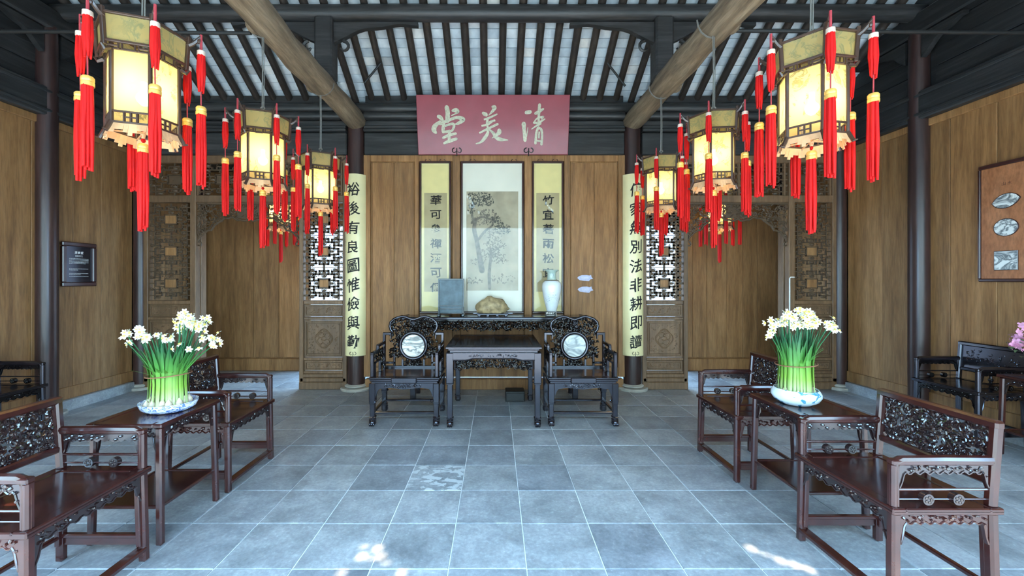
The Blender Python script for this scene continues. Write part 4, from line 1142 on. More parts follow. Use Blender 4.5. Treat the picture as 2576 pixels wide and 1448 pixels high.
# altar table against the wall
AX, AY = -.02, 5.42
t = empty('altar_table', (AX, AY, 0), 0, 'long black altar table with carved apron against the back wall', 'table'); wd = M['black']
MB().bb(-1.16, 1.16, -.19, .19, 1.005, 1.042, .010).build('top', wd, t)
for s in (-1, 1):
    mb = MB().bb(min(s*1.13, s*1.17), max(s*1.13, s*1.17), -.18, .18, 1.01, 1.052, .012); mb.build('upturned_end', wd, t)
    for y in (-.15, .15):
        m_ = MB().bb(s*1.02-.035, s*1.02+.035, y-.025, y+.025, 0, 1.01, .006); m_.build('leg', wd, t)
    MB().bb(s*1.02-.02, s*1.02+.02, -.13, .13, .12, .16, .004).bb(s*1.02-.02, s*1.02+.02, -.13, .13, .86, .90, .004).build('stretcher', wd, t)
mb = MB().bb(-1.0, 1.0, -.165, -.145, .985, 1.006, .003); carve(mb, lambda x, z: z > .872+.02*math.sin(x*19)**2, -.98, .98, .87, .99, -.158, 760, 61, (.013, .021), .012)
mb.build('openwork_apron', M['carveblack'], t)
mb = MB().bb(-.46, .46, -.14, -.12, .14, .17, .004); 
tag(MB().bb(.12, .36, 5.16, 5.36, 0, .13, .008).bb(.13, .35, 5.15, 5.17, .02, .11, .004).build('box', M['iron']), 'small black box on the floor under the square table', 'box')
# ================================================================== WRITING
def glyph(ch, fat=.0):
    key = (ch, fat)
    if key in _glyph: return _glyph[key]
    cu = bpy.data.curves.new('glyph', 'FONT'); cu.body = ch; cu.size = 1; cu.offset = fat; cu.resolution_u = 3
    ob = bpy.data.objects.new('glyph', cu); C.objects.link(ob)
    dg = bpy.context.evaluated_depsgraph_get(); me = bpy.data.meshes.new_from_object(ob.evaluated_get(dg))
    vs = [tuple(v.co) for v in me.vertices]; fs = [list(p.vertices) for p in me.polygons]
    bpy.data.objects.remove(ob); bpy.data.meshes.remove(me); bpy.data.curves.remove(cu)
    xs = [v[0] for v in vs] or [0]; ys = [v[1] for v in vs] or [0]
    cx, cy = (min(xs)+max(xs))/2, (min(ys)+max(ys))/2; s = 1/max(max(xs)-min(xs), max(ys)-min(ys), .01)
    _glyph[key] = ([((v[0]-cx)*s, (v[1]-cy)*s) for v in vs], fs); return _glyph[key]
def write(mb, ch, cx, cz, size, f, fat=.012, shear=.12, wx=1.0, seed=0, jit=.0):
    vs, fs = glyph(ch, fat); rnd = random.Random(seed); rot = rnd.uniform(-1, 1)*jit
    out = []
    for x, y in vs:
        y2 = y + shear*x + .035*math.sin(5*x+seed); x2 = x*wx + .03*math.sin(6*y+seed*2)
        x3 = x2*math.cos(rot)-y2*math.sin(rot); y3 = x2*math.sin(rot)+y2*math.cos(rot)
        out.append(f(cx+x3*size, cz+y3*size))
    mb.add(out, fs)
def catmull(P, n=6):
    out = []
    Q = [P[0]]+list(P)+[P[-1]]
    for i in range(1, len(Q)-2):
        for k in range(n):
            t = k/n; a, b, c, d = Q[i-1], Q[i], Q[i+1], Q[i+2]
            out.append(tuple(.5*((2*b[j])+(-a[j]+c[j])*t+(2*a[j]-5*b[j]+4*c[j]-d[j])*t*t+(-a[j]+3*b[j]-3*c[j]+d[j])*t**3) for j in range(3)))
    out.append(P[-1]); return out
def brush(mb, P, f, th, order=0):
    """P: (x, y, width) polyline -> flat inked stroke, f(x,y,w)->3D"""
    R = catmull(P); L = []; Rr = []
    for i, (x, y, w) in enumerate(R):
        a = R[max(i-1, 0)]; b = R[min(i+1, len(R)-1)]; dx, dy = b[0]-a[0], b[1]-a[1]; l = math.hypot(dx, dy) or 1
        nx, ny = -dy/l, dx/l; ww = max(w, 4)/2
        L.append((x+nx*ww, y+ny*ww)); Rr.append((x-nx*ww, y-ny*ww))
    mb.strip(L, Rr, f, 0, th)
    for (x, y, w) in (R[0], R[-1]):
        if w > 25:
            poly = [(x+w*.47*math.cos(a*PI/5), y+w*.47*math.sin(a*PI/5)) for a in range(10)]; mb.prism(poly, f, 0, th*.98)
# ---- the name board
BW, BH = 2.03, .76; zb0 = 3.205; lean = math.atan2(.16, .74)
t = empty('name_board', (-.035, 5.68, zb0), 0, 'large dusty red board with three pale gilt characters under the roof', 'sign')
R = Matrix.Rotation(lean, 3, 'X')
mb = MB().box(R @ Vector((0, 0, BH/2)), (BW, .035, BH), R, .006); mb.build('board', M['board'], t)
strokes = {'a': [[(430,240,90),(445,330,90),(440,440,90),(440,480,80)],[(520,300,30),(600,290,90),(640,325,40),(510,385,15)],[(270,400,70),(310,420,80),(350,470,50)],
  [(300,490,50),(200,570,90),(180,640,100),(215,690,50)],[(300,530,60),(450,470,60),(600,420,60),(690,430,80),(740,460,70),(640,520,60),(580,535,15)],
  [(370,500,50),(355,600,70),(350,670,60)],[(380,570,40),(520,530,50),(560,560,55),(530,640,45),(480,670,40)],[(350,680,50),(480,660,50)],[(470,660,60),(460,840,60)],
  [(350,780,50),(470,730,60),(590,705,50)],[(350,885,35),(450,845,70),(600,800,55)]],
 'b': [[(1110,340,60),(1160,370,80),(1172,400,25)],[(1265,225,25),(1320,240,85),(1290,300,60),(1210,380,12)],[(1120,455,35),(1230,420,42),(1375,355,28)],[(1195,430,50),(1180,520,50),(1195,600,40)],
  [(1190,515,35),(1260,490,45),(1335,465,38)],[(1075,565,35),(1190,545,40),(1290,490,20)],[(1035,695,35),(1180,625,45),(1280,580,45),(1380,535,45)],[(1200,610,40),(1190,700,60),(1130,790,70),(1060,860,42),(965,888,20)],
  [(1225,630,25),(1300,700,60),(1350,770,70),(1430,810,75),(1580,822,16)],[(1270,790,8),(1340,740,45),(1405,690,85),(1410,650,85)]],
 'c': [[(1915,330,70),(1985,320,75)],[(1870,530,90),(1880,640,70),(1895,760,75),(1900,825,70)],[(1928,760,18),(1940,670,18),(1950,590,10)],[(2160,195,60),(2155,290,60),(2150,400,50),(2150,560,40)],
  [(2090,345,60),(2160,310,60),(2230,268,40)],[(2065,505,35),(2110,440,30),(2180,415,40),(2235,405,38),(2200,450,30)],[(2060,512,40),(2150,510,50),(2272,440,22)],[(2015,628,18),(2110,565,35),(2200,520,38)],
  [(2140,600,50),(2110,700,50),(2098,880,52)],[(2150,598,45),(2205,640,50),(2220,760,45),(2212,900,50)],[(2165,670,34),(2158,790,32)],[(2120,832,34),(2200,842,34)]]}
sc_ = 1/1410
for key in 'abc':
    mb = MB()
    for q, P in enumerate(strokes[key]):
        PP = [((x-1294)*sc_, (530-y)*sc_, w*sc_*.92) for x, y, w in P]
        brush(mb, [(a, b, w*1.0) for a, b, w in [(x*1000, z*1000, w*1000) for x, z, w in PP]],
              lambda u, v, w: tuple(R @ Vector((u/1000, -.0175-w, v/1000+BH/2+.015))), .006+.0003*q)
    mb.build('gilt_character', M['goldchar'], t)
mb = MB()
for x in (-.49, .48):
    b = MB()
    for q in (-1, 1): curl(b, (x+q*.03, .05), .038, PI/2, PI/2-q*4.5, .008, -.028, 9)
    b.tube([(x, -.028, .085), (x, -.028, -.02)], .007, 6)
    b.v = [tuple(R @ Vector(p)) for p in b.v]; b.build('iron_hook', M['iron'], t)
# ---- framed hanging scrolls
def ink_tree(mbd, mbl, x0, x1, z0, z1, y):
    rnd = random.Random(12)
    W_, H_ = x1-x0, z1-z0
    P = lambda u, v: (x0+W_*u, z0+H_*v)
    f = lambda u, v, w: (u/1000, y-w, v/1000)
    def st(mb, pts, o): brush(mb, [(P(u, v)[0]*1000, P(u, v)[1]*1000, w*1000*W_) for u, v, w in pts], f, .0008+.00003*o)
    st(mbl, [(.30,.20,.11),(.24,.38,.09),(.20,.50,.08),(.15,.62,.08),(.18,.72,.06)], 1); st(mbl, [(.24,.52,.05),(.36,.60,.045),(.50,.66,.04),(.56,.78,.03)], 2)
    st(mbl, [(.10,.68,.04),(.28,.74,.04),(.45,.72,.035),(.62,.70,.03)], 3); st(mbl, [(.16,.66,.05),(.10,.80,.04),(.14,.95,.03)], 4)
    st(mbl, [(.45,.02,.06),(.44,.18,.06),(.47,.34,.05),(.46,.44,.04)], 5); st(mbl, [(.46,.36,.03),(.60,.42,.02),(.72,.46,.015)], 6)
    k = 0
    for (cu, cv, ru, rv, n, mb) in [(.20,.95,.28,.06,110,mbd),(.32,.90,.22,.05,80,mbd),(.10,.84,.12,.06,50,mbd),(.42,.77,.16,.05,70,mbl),(.30,.70,.22,.05,70,mbl),(.58,.70,.14,.06,50,mbd),
                                (.70,.62,.16,.05,70,mbd),(.52,.57,.18,.05,60,mbl),(.55,.46,.22,.06,90,mbl),(.45,.38,.2,.05,60,mbl),(.66,.32,.18,.05,50,mbl),(.25,.30,.18,.04,30,mbl),(.7,.12,.25,.05,40,mbl),(.15,.10,.16,.04,30,mbl)]:
        for _ in range(n):
            a = rnd.uniform(0, 2*PI); r = math.sqrt(rnd.random()); u = cu+ru*r*math.cos(a); v = cv+rv*r*math.sin(a)
            if not (.02 < u < .98 and .01 < v < .985): continue
            X, Z = P(u, v); s = rnd.uniform(.008, .019); th = rnd.uniform(0, PI); k += 1
            pl = [(X+s*math.cos(b)*math.cos(th)-s*.45*math.sin(b)*math.sin(th), Z+s*math.cos(b)*math.sin(th)+s*.45*math.sin(b)*math.cos(th)) for b in [q*PI/3 for q in range(6)]]
            mb.add([(a_, y-.0010-.000002*k, b_) for a_, b_ in pl], [list(range(6))])
def scroll(x0, x1, label, kind, text=''):
    z0, z1 = 1.045, 3.135; yf = YB-.045; cx = (x0+x1)/2
    t = empty('framed_scroll', (cx, yf, z0), 0, label, 'picture', 'framed hanging scrolls')
    w = (x1-x0)/2; h = z1-z0
    for a, b, c, d in ((-w, w, 0, .030), (-w, w, h-.026, h), (-w, -w+.024, .03, h-.026), (w-.024, w, .03, h-.026)):
        MB().bb(a, b, -.028, .02, c, d, .006).build('frame_bar', M['frame'], t)
    mb = MB().bb(-w+.02, w-.02, .004, .012, .02, h-.02, .001)
    mb.build('mount', M['creampaper'] if kind == 'paint' else M['yellowsilk'], t)
    if kind == 'paint':
        a, b, c, d = -w+.075, w-.075, .315, 1.68
        MB().bb(a, b, .001, .005, c, d, .0005).build('painting', M['oldsilk'], t)
        md, ml = MB(), MB(); ink_tree(md, ml, a, b, c, d, .001)
        md.build('ink_foliage', M['greyink'], t, 0); ml.build('ink_branches', M['greyink2'], t, 0)
    else:
        a, b, c, d = -w+.06, w-.055, .30, 1.66
        MB().bb(a, b, .001, .005, c, d, .0005).build('calligraphy_sheet', M['tanpaper'], t)
        mb = MB(); n = len(text)
        for k, ch in enumerate(text):
            write(mb, ch, (a+b)/2+.005, d-.10-(d-c-.15)/(n-1)*k*.99, .135, lambda u, v: (u, -.0005, v), .016, 0, 1.15, k)
        mb.build('ink_characters', M['ink'], t, 0)
        if kind == 'sig':
            mb = MB()
            for k in range(5): write(mb, '一二三十八'[k], a+.03, 1.0-.05*k, .022, lambda u, v: (u, -.0005, v), .01, .1, 1, k)
    MB().bb(-w+.022, w-.022, -.016, -.013, .028, h-.024, .0005).build('glass_pane', M['glass'], t, 0)
    for x in ((-.10, .10) if kind != 'paint' else (-.27, .30)):
        mb = MB()
        for q in (-1, 1): curl(mb, (x+q*.018, h+.004), .022, PI/2, PI/2-q*4, .005, -.02, 8)
        mb.build('top_hook', M['frame'], t)
scroll(-1.045, -.615, 'narrow framed yellow scroll of calligraphy, left of the tree painting', 'text', '華可參禪酒可僊')
scroll(-.478, .385, 'wide framed ink painting of trees on a cream mount, centre of the back wall', 'paint')
scroll(.500, .930, 'narrow framed yellow scroll of calligraphy, right of the tree painting and behind the vase', 'text', '竹宜著雨松宜雪')
# ---- couplet plaques bent around the hall columns
def plaque(cx, text, label, sgn):
    r0, r1 = .136, .150; half = math.radians(72); z0, z1 = .475, 2.945
    t = empty('couplet_plaque', (cx, YB, z0), 0, label, 'sign', 'couplet plaques'); h = z1-z0
    mb = MB(); top = []; n = 20
    vs = []; 
    for k in range(n+1):
        a = -half+2*half*k/n
        for r, z in ((r1, 0), (r1, h), (r0, h), (r0, 0)): vs.append((r*math.sin(a), -r*math.cos(a), z))
    fs = [[4*k+q, 4*(k+1)+q, 4*(k+1)+(q+1) % 4, 4*k+(q+1) % 4] for k in range(n) for q in range(4)] + [[0,1,2,3], [4*n+3, 4*n+2, 4*n+1, 4*n]]
    mb.add(vs, fs).build('curved_board', M['plaque'], t, 30)
    tmp = MB(); n = len(text)
    for k, ch in enumerate(text):
        write(tmp, ch, sgn*.008+.006, h-.215-(h-.41)/(n-1)*k, .185 if ch not in '有良' else .175, lambda u, v: (u, 0, v), .014, .16, .95, k+1, .06)
    for k, ch in enumerate('乙巳春月书'[:5] if sgn < 0 else '乙巳月'):
        pass
    bm = bmesh.new(); me = bpy.data.meshes.new('x'); me.from_pydata(tmp.v, [], tmp.f); bm.from_mesh(me)
    bmesh.ops.triangulate(bm, faces=bm.faces)
    for _ in range(3):
        long = [e for e in bm.edges if abs(e.verts[0].co.x-e.verts[1].co.x) > .025]
        if not long: break
        bmesh.ops.subdivide_edges(bm, edges=long, cuts=1); bmesh.ops.triangulate(bm, faces=bm.faces)
    for v in bm.verts:
        a = v.co.x/r1; v.co = Vector(((r1+.0022)*math.sin(a), -(r1+.0022)*math.cos(a), v.co.z))
    bm.to_mesh(me); bm.free(); me.name = 'ink_characters'; me.materials.append(M['ink'])
    o = bpy.data.objects.new('ink_characters', me); C.objects.link(o); o.parent = t
    # small faint signature strokes at the side edge
    rnd = random.Random(3); mb = MB()
    ztop = h-.86 if sgn < 0 else h-.60; L = .50 if sgn < 0 else .32; a0 = sgn*.86
    for k in range(26 if sgn < 0 else 16):
        z = ztop-L*k/(26 if sgn < 0 else 16); a = a0+rnd.uniform(-.07, .07); w_ = rnd.uniform(.03, .09); b = a+w_; dz = rnd.uniform(-.012, .012)
        q = r1+.002; mb.add([(q*math.sin(a), -q*math.cos(a), z), (q*math.sin(b), -q*math.cos(b), z+dz), (q*math.sin(b), -q*math.cos(b), z+dz+.004), (q*math.sin(a), -q*math.cos(a), z+.005)], [[0,1,2,3]])
    mb.build('signature', M['greyink'], t, 0)
    mb = MB()
    for q in (-1, 1): curl(mb, (q*.022, .035), .026, PI/2, PI/2-q*4.6, .004, -r1-.004, 9)
    mb.tube([(0, -r1-.004, .06), (0, -r1-.004, -.004)], .004, 5); mb.build('iron_hook', M['iron'], t)
plaque(CX[0], '裕後有良圖惟儉與勤', 'tall curved yellow plaque with nine black characters on the left hall column', -1)
plaque(CX[1], '傳家無別法非耕即讀', 'tall curved yellow plaque with nine black characters on the right hall column', 1)

# ================================================================== SMALL THINGS ON THE ALTAR TABLE
ZT = 1.042
t = empty('table_screen', (-.575, AY-.02, ZT), 0, 'small upright table screen with a blue-grey slate panel, left end of the altar table', 'screen'); sf = M['slateframe']
for s in (-1, 1):
    MB().bb(s*.158-.009, s*.158+.009, -.014, .014, .04, .475, .003).build('side_post', sf, t)
    MB().bb(s*.155-.018, s*.155+.018, -.07, .07, 0, .030, .006).bb(s*.155-.01, s*.155+.01, -.035, .035, .03, .12, .006).build('foot', sf, t)
for w_, a_, b_ in ((.167, .463, .482), (.15, .125, .138), (.15, .085, .10), (.15, .030, .042)): MB().bb(-w_, w_, -.0135, .0135, a_, b_, .003).build('rail', sf, t)
MB().bb(-.150, .150, -.005, .005, .138, .465, .001).build('slate_panel', M['slate'], t)
MB().bb(-.150, .150, -.006, .006, .042, .126, .001).build('lower_panel', M['slate'], t)
# rock on a black stand
t = empty('scholar_rock', (-.04, AY-.03, ZT), 0, 'rough ochre ornamental rock on a black stand in front of the tree painting', 'rock')
mb = MB(); mb.ell((0, 0, .105), (.205, .095, .115), None, 34, 20); rnd = random.Random(2)
from mathutils import noise as mnoise
vs = []
for p in mb.v:
    v = Vector(p); q = (v-Vector((0, 0, .105)))
    k = 1+.22*mnoise.noise(v*9)+.12*mnoise.noise(v*24+Vector((3,1,2)))+.05*abs(mnoise.noise(v*50))
    v2 = Vector((q.x*k, q.y*k, q.z*k))
    v2.x += .0; z = v2.z*(1.12-.9*max(0, v2.x+.02)) - .10*max(0, v2.x-.0)
    vs.append((v2.x, v2.y, max(.033, z+.105+.015)))
mb.v = vs; mb.build('rock', M['rock'], t, 50)
mb = MB().bb(-.20, .20, -.085, .085, .018, .040, .008).bb(-.25, -.17, -.05, .05, .028, .046, .008).bb(.17, .26, -.05, .05, .028, .046, .008)
for x in (-.17, -.06, .06, .17):
    for y in (-.06, .06): mb.bb(x-.018, x+.018, y-.014, y+.014, 0, .022, .004)
mb.build('stand', M['black'], t)
# vase
t = empty('vase', (.725, AY+.0, ZT), 0, 'tall pale celadon porcelain vase with flared lip on the altar table', 'vase')
MB().lathe([(.062, 0), (.068, .004), (.066, .02), (.062, .05), (.070, .09), (.092, .17), (.112, .26), (.124, .34), (.126, .385), (.118, .425), (.092, .452), (.070, .462)], 40).build('body', M['whiteglaze'], t, 60)
MB().lathe([(.070, .462), (.062, .475), (.056, .50), (.056, .545), (.064, .568), (.088, .583), (.092, .590), (.084, .596), (.060, .585), (.046, .54)], 40).build('neck', M['jadepot'], t, 60)
mb = MB().lathe([(.0925, .452), (.094, .456), (.075, .4665), (.069, .4665)], 40); mb.build('shoulder_band', plain('brown_glaze_band', (.16,.13,.10), .3), t, 60)
mb = MB(); rnd = random.Random(8)
for k in range(46):
    a = rnd.uniform(-2.6, .0); z = .22+rnd.uniform(-.03, .05)+.04*math.sin(a*3); rr = .104+(z-.22)*.14+.003; w_ = rnd.uniform(.03, .12)
    pts = [((rr)*math.cos(a+w_*q/3), (rr)*math.sin(a+w_*q/3), z+.006*math.sin(q+k)) for q in range(4)]; mb.tube(pts, .0012, 4)
for k in range(18):
    a = -PI/2+rnd.uniform(-.4, .4); z = rnd.uniform(.505, .545); pts = [(.0565*math.cos(a+.03*q), .0565*math.sin(a+.03*q), z+.004*q) for q in range(3)]; mb.tube(pts, .0016, 4)
mb.build('painted_landscape', plain('slate_blue_underglaze', (.22,.30,.36), .3), t, 0)
# label card
t = empty('label_card', (.69, AY-.15, ZT), 0, 'small black card with white characters at the foot of the vase', 'sign')
Rc = Matrix.Rotation(-.25, 3, 'X')
MB().box(Rc @ Vector((0, 0, .034)), (.135, .006, .066), Rc, .001).bb(-.06, .06, -.01, .03, 0, .006, .001).build('card', M['iron'], t)
mb = MB()
for k, ch in enumerate('请勿触摸'): write(mb, ch, -.043+.029*k, .046, .026, lambda u, v: tuple(Rc @ Vector((u, -.0036, v))), .03, 0)
for z in (.020, .014): mb.add([tuple(Rc @ Vector(p)) for p in ((-.05, -.0036, z), (.05, -.0036, z), (.05, -.0036, z+.002), (-.05, -.0036, z+.002))], [[0,1,2,3]])
mb.build('white_characters', M['white'], t, 0)
# two fan-shaped labels on the wall planks
for z, dx, lab in ((1.535, .0, 'upper small lilac fan-shaped label on the planks right of the scrolls'), (1.375, .005, 'lower small lilac fan-shaped label on the planks right of the scrolls')):
    t = empty('wall_label', (1.235+dx, YB-.005, z), 0, lab, 'label', 'fan-shaped labels')
    poly = [(-.105,.0),(-.085,.022),(-.04,.038),(.02,.040),(.065,.032),(.085,.042),(.092,.012),(.112,-.012),(.075,-.022),(.055,-.045),(-.02,-.040),(-.075,-.030),(-.095,-.012)][::-1]
    mb = MB().prism(poly, lambda u, v, w: (u, -w, v), 0, .006); mb.build('plate', M['lilac'], t)
    mb = MB()
    for k in range(3): mb.add([(-.05, -.0065, .018-.014*k), (.045, -.0065, .018-.014*k), (.045, -.0065, .021-.014*k), (-.05, -.0065, .021-.014*k)], [[0,1,2,3]])
    mb.build('printed_lines', M['white'], t, 0)
# ---- framed notice on the left wall (faces +x)
t = empty('notice_frame', (XL+.035, 4.985, 1.43), PI/2, 'small dark framed notice with white lines of text on the left wall', 'sign')
w, h = .205, .52
for a, b, c, d in ((-w, w, 0, .05), (-w, w, h-.05, h), (-w, -w+.05, .05, h-.05), (w-.05, w, .05, h-.05)):
    MB().bb(a, b, -.04, .0, c, d, .014).build('frame_bar', M['frame'], t)
MB().bb(-w+.04, w-.04, -.018, -.005, .04, h-.04, .001).build('board', M['black'], t)
mb = MB()
for k, ch in enumerate('清美堂'): write(mb, ch, -.036+.036*k, .40, .032, lambda u, v: (u, -.0185, v), .03, 0)
mb.build('title_characters', M['white'], t, 0); mb = MB()
rnd = random.Random(6)
for z0, n in ((.365, 2), (.325, 5), (.205, 2), (.150, 2), (.115, 1)):
    for q in range(n):
        z = z0-.0145*q; x = -.115 if n != 2 or z0 < .3 else -.045; x1 = .115 if q < n-1 or n == 1 else rnd.uniform(-.02, .09)
        if z0 == .365: x1 = .045
        while x < x1:
            l = rnd.uniform(.010, .018); mb.add([(x, -.0185, z), (min(x+l, x1), -.0185, z), (min(x+l, x1), -.0185, z+.0045), (x, -.0185, z+.0045)], [[0,1,2,3]]); x += l+.004
tag(mb.build('small_print', M['white'], t, 0), kind='stuff')
# ---- hanging panel with three marbles on the right wall (faces -x)
t = empty('marble_hanging_panel', (XR-.035, 3.935, 1.515), -PI/2, 'orange-brown hanging panel inset with three white marbles on the right wall', 'picture')
w, h = .205, 1.075
MB().bb(-w, w, -.022, 0, 0, h, .004).build('panel', M['orangewood'], t)
for a, b, c, d in ((-w-.018, w+.018, -.028, .0), (-w-.018, w+.018, h, h+.035), (-w-.022, -w, 0, h), (w, w+.022, 0, h)):
    MB().bb(a, b, -.032, 0, c, d, .006).build('frame_bar', M['frame'], t)
def inset(poly, nm, lab, mt):
    mb = MB().prism(poly[::-1], lambda u, v, w: (u, -.022-w, v), 0, .006); o = mb.build(nm, M[mt], t); o['label'] = lab
    mb = MB(); mb.tube([(u, -.024, v) for u, v in poly+[poly[0]]], .005, 6); mb.build('inset_rim', M['frame'], t)
leafp = []
for k in range(24):
    a = 2*PI*k/24; leafp.append((.103*math.cos(a)*(1 if abs(math.cos(a)) < .98 else 1.06), .745-.01+.066*math.sin(a)*abs(math.sin(a))**.25+.012*math.cos(a)))
inset(leafp, 'marble_leaf', 'white leaf-shaped marble', 'marble2' if False else 'marble')
inset([(.094*math.cos(2*PI*k/28), .485+.080*math.sin(2*PI*k/28)) for k in range(28)], 'marble_oval', 'white oval marble with a dark streak', 'marble')
inset([(-.09, .085), (.09, .085), (.09, .262), (-.09, .262)], 'marble_square', 'white square marble with dark bands along its top', 'marble')
mb = MB()
for k, ch in enumerate('山水'): write(mb, ch, -.02+.045*k, .90, .034, lambda u, v: (u, -.0225, v), .0, 0)
mb.build('faint_inscription', M['frame'], t, 0)

# ================================================================== NARCISSUS BOWLS AND FLOWERS
def flower_mesh():
    mb = MB()
    for k in range(6):
        a = k*PI/3+.1*(k % 2); c, s = math.cos(a), math.sin(a); q = (-s, c)
        P = [(0,0,0), (.010*c+.006*q[0], .010*s+.006*q[1], .002), (.018*c+.0055*q[0], .018*s+.0055*q[1], .001), (.025*c, .025*s, -.003),
             (.018*c-.0055*q[0], .018*s-.0055*q[1], .001), (.010*c-.006*q[0], .010*s-.006*q[1], .002)]
        mb.add(P, [[0,1,2,3,4,5]])
    return mb.mesh('flower', M['petal'], 60)
FM = flower_mesh(); CM = MB().lathe([(.004, .0), (.0065, .004), (.008, .010), (.0065, .010), (.004, .005)], 8).mesh('flower_cup', M['cup'], 60)
def narcissus(loc, base_rx, base_ry, hb, spread, height, label, seed, heads, tall=1.0, bulbs=20, leaning=()):
    rnd = random.Random(seed)
    t = empty('narcissus', loc, 0, label, 'flowers')
    n = 92
    for k in range(n):
        a = k*2.39996; rr = math.sqrt((k+.5)/n); bx, by = base_rx*rr*math.cos(a), base_ry*rr*math.sin(a)
        H = height*rnd.uniform(.72, 1.0); sp = spread*rr*rnd.uniform(.6, 1.15)
        tx, ty = bx*.75+sp*math.cos(a)*.9, by*.75+sp*math.sin(a)*.6
        if k % 13 == 5: H *= .7; tx *= 1.9; ty *= 1.4
        w = rnd.uniform(.006, .0095); bend = rnd.uniform(-.02, .02)
        C0 = [(bx, by, .01), (bx*.92, by*.92, hb), (bx*.92+(tx-bx)*.35, by*.92+(ty-by)*.35, hb+(H-hb)*.5), (tx+bend, ty, H)]
        px_ = Vector((-math.sin(a), math.cos(a), 0)); mb = MB(); vs = []
        m_ = 8
        rows = []
        for i in range(m_+1):
            f = i/m_; s = f*3; j = min(int(s), 2); g = s-j
            P0 = Vector(C0[max(j-1, 0)]); P1 = Vector(C0[j]); P2 = Vector(C0[j+1]); P3 = Vector(C0[min(j+2, 3)])
            p = .5*((2*P1)+(P2-P0)*g+(2*P0-5*P1+4*P2-P3)*g*g+(3*P1-P0-3*P2+P3)*g**3)
            ww = w*(.85+.5*math.sin(PI*min(1, f*1.1)))*(1-max(0, f-.7)/.3*.9); nrm = px_.cross(Vector((0,0,1)))*.0018
            vs += [p-px_*ww, p+nrm, p+px_*ww, p-nrm*.6]
        fs = []
        for i in range(m_):
            for q in range(4): fs.append([4*i+q, 4*i+(q+1) % 4, 4*i+4+(q+1) % 4, 4*i+4+q])
        fs += [[3,2,1,0], [4*m_, 4*m_+1, 4*m_+2, 4*m_+3]]
        mb.add(vs, fs).build('leaf', M['leaf'], t, 60)
    # twine
    MB().tube([(base_rx*1.06*math.cos(q*PI/16), base_ry*1.06*math.sin(q*PI/16), hb+.006+.008*math.cos(q*PI/16)) for q in range(33)], .0035, 5).build('twine', M['twine'], t)
    # flower heads: clusters
    for (hx, hy, hz, cnt) in heads:
        st = MB(); ax = math.atan2(hy, hx)
        b = (base_rx*.6*math.cos(ax), base_ry*.6*math.sin(ax)); 
        st.tube([(b[0], b[1], .02), (b[0]*1.1, b[1]*1.1, hb), ((b[0]+hx)*.5*1.05, (b[1]+hy)*.5, (hb+hz)*.53), (hx, hy, hz)], [.0045, .0045, .004, .003], 6)
        st.build('stem', M['leaf'], t, 60)
        for k in range(cnt):
            d = Vector((rnd.uniform(-1, 1), rnd.uniform(-1, .6), rnd.uniform(-.5, 1))).normalized()
            d = (d+Vector((0, -.5, .25))).normalized()
            o = bpy.data.objects.new('flower', FM); C.objects.link(o); o.parent = t
            o.location = Vector((hx, hy, hz))+Vector((rnd.uniform(-1, 1), rnd.uniform(-.8, .8), rnd.uniform(-.9, .9))).normalized()*rnd.uniform(.012, .034)
            o.rotation_euler = d.to_track_quat('Z', 'Y').to_euler(); s_ = rnd.uniform(.78, 1.1); o.scale = (s_, s_, s_)
            c = bpy.data.objects.new('flower_cup', CM); C.objects.link(c); c.parent = o
    bl = MB()
    for k in range(bulbs):
        a = k*2.39996; rr = math.sqrt((k+.5)/bulbs)*.98; x, y = base_rx*rr*math.cos(a), base_ry*rr*math.sin(a)
        b = MB().lathe([(.004, -.022), (.016, -.016), (.021, 0), (.017, .014), (.008, .026), (.004, .034)], 10, (x, y, .018+rnd.uniform(-.006, .012)))
        b.build('bulb', M['bulbskin'], t, 60)
    return t
rnd = random.Random(77)
# right bowl
RB = (1.985, 2.765)
t = empty('planting_bowl', (RB[0], RB[1], .690), 0, 'white bowl with teal swirls holding narcissus on the right tea table', 'bowl')
MB().lathe([(.085, 0), (.092, .004), (.128, .028), (.142, .055), (.140, .075), (.130, .092), (.124, .100), (.119, .097), (.124, .080), (.12, .045), (0.0001, .04)], 40).build('bowl', M['bowlswirl'], t, 60)
heads = [(-.185,-.02,.475,6),(-.150,0,.43,5),(-.19,-.03,.40,4),(.20,-.02,.46,7),(.235,0,.48,5),(.22,-.03,.44,5)]
for k in range(15): heads.append((-.12+.26*k/14+rnd.uniform(-.01,.01), rnd.uniform(-.09,.09), .50+rnd.uniform(-.04,.045), 9))
narcissus((RB[0], RB[1], .745), .112, .105, .20, .09, .46, 'dense upright clump of white narcissus tied with twine in the right swirled bowl', 5, heads, bulbs=8)
# left bowl
LB = (-2.055, 2.63)
t = empty('planting_bowl', (LB[0], LB[1], .690), 0, 'shallow blue and white patterned bowl holding narcissus on the left tea table', 'bowl')
MB().lathe([(.115, 0), (.122, .003), (.148, .020), (.158, .045), (.160, .056), (.155, .056), (.150, .040), (.13, .022), (.0001, .020)], 44, sx=1.0, sy=.9).build('bowl', M['bowlblue'], t, 60)
heads = [(-.265,0,.44,6),(-.25,-.02,.40,3),(-.16,-.02,.45,8),(-.13,-.03,.42,9),(-.17,-.02,.475,6),(-.05,0,.45,4),(.06,-.08,.44,6),(.30,-.02,.43,6),(.32,-.03,.40,6),(.09,-.05,.38,2),(.19,-.04,.37,2),(.22,0,.44,4)]
for k in range(12): heads.append((.03+.16*k/11+rnd.uniform(-.015,.015), rnd.uniform(-.05,.08), .50+.03*math.sin(k/11*PI)+rnd.uniform(-.03,.03), 8))
narcissus((LB[0], LB[1], .715), .118, .10, .19, .15, .46, 'wide-spreading clump of white narcissus with bare bulbs in the left shallow bowl', 9, heads, bulbs=34)
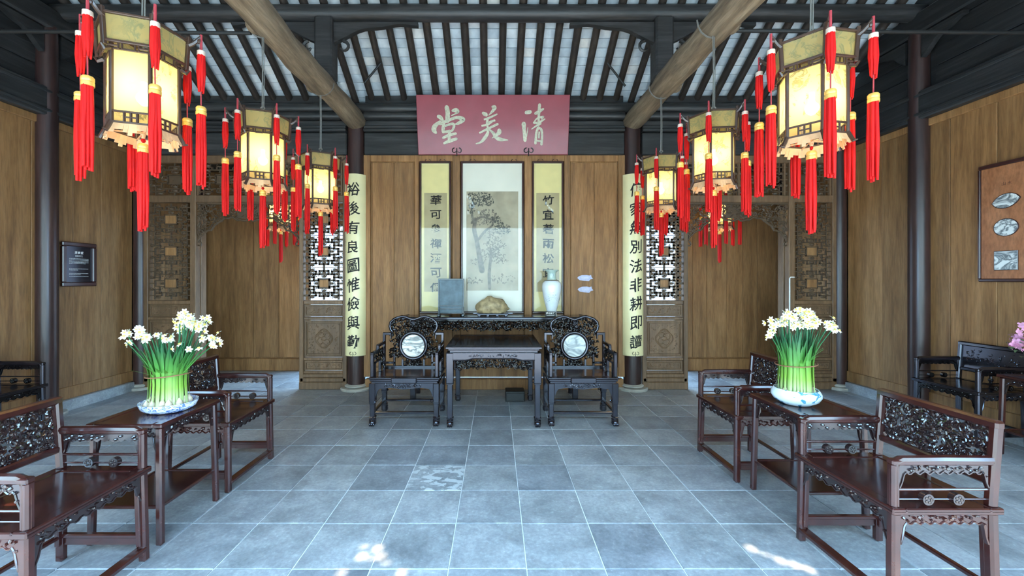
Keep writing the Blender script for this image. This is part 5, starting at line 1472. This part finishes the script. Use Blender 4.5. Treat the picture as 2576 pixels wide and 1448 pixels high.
# pink flowers at the right edge
PX, PY = 4.56, 3.40
t = empty('flower_pot', (PX, PY, .690), 0, 'round pot under the pink flowers on the table at the right wall', 'pot')
MB().lathe([(.05, 0), (.075, .01), (.095, .07), (.09, .13), (.075, .14), (.07, .13), (.0001, .11)], 28).build('pot', M['jadepot'], t, 60)
t = empty('pink_flowers', (PX, PY, .80), 0, 'bunch of pink blossoms with small green leaves at the right edge', 'flowers'); rnd = random.Random(9)
PM = MB()
for k in range(5):
    a = k*2*PI/5; c, s = math.cos(a), math.sin(a)
    PM.add([(0,0,0), (.012*c-.012*s, .012*s+.012*c, .004), (.030*c-.010*s, .030*s+.010*c, .0), (.034*c, .034*s, .002), (.030*c+.010*s, .030*s-.010*c, .0), (.012*c+.012*s, .012*s-.012*c, .004)], [[0,1,2,3,4,5]])
PM = PM.mesh('blossom', M['pink'], 60)
for k in range(9):
    a = k*2.4; X, Y, Z = .26*math.cos(a)*rnd.uniform(.5,1), .2*math.sin(a), .18+.22*rnd.random()
    if k == 0: X, Y, Z = -.30, 0, .20
    if k == 1: X, Y, Z = -.22, -.02, .30
    if k == 2: X, Y, Z = -.20, .02, .16
    MB().tube([(0, 0, -.06), (X*.3, Y*.3, Z*.6), (X, Y, Z)], .004, 6).build('stem', M['green'], t)
    for q in range(9):
        o = bpy.data.objects.new('blossom', PM); C.objects.link(o); o.parent = t
        o.location = (X+rnd.uniform(-.05,.05), Y+rnd.uniform(-.05,.05), Z+rnd.uniform(-.04,.05)); o.rotation_euler = (rnd.uniform(-1.2,1.2)+1, rnd.uniform(-1,1), rnd.uniform(0,6))
    for q in range(6):
        x, y, z = X+rnd.uniform(-.07,.07), Y+rnd.uniform(-.05,.05), Z-.05+rnd.uniform(-.05,.03); aa = rnd.uniform(0, 6); l = .05
        MB().add([(x,y,z), (x+l*.5*math.cos(aa)-.012*math.sin(aa), y+l*.5*math.sin(aa)+.012*math.cos(aa), z+.01), (x+l*math.cos(aa), y+l*math.sin(aa), z-.01), (x+l*.5*math.cos(aa)+.012*math.sin(aa), y+l*.5*math.sin(aa)-.012*math.cos(aa), z+.01)], [[0,1,2,3]]).build('leaf', M['green'], t, 60)
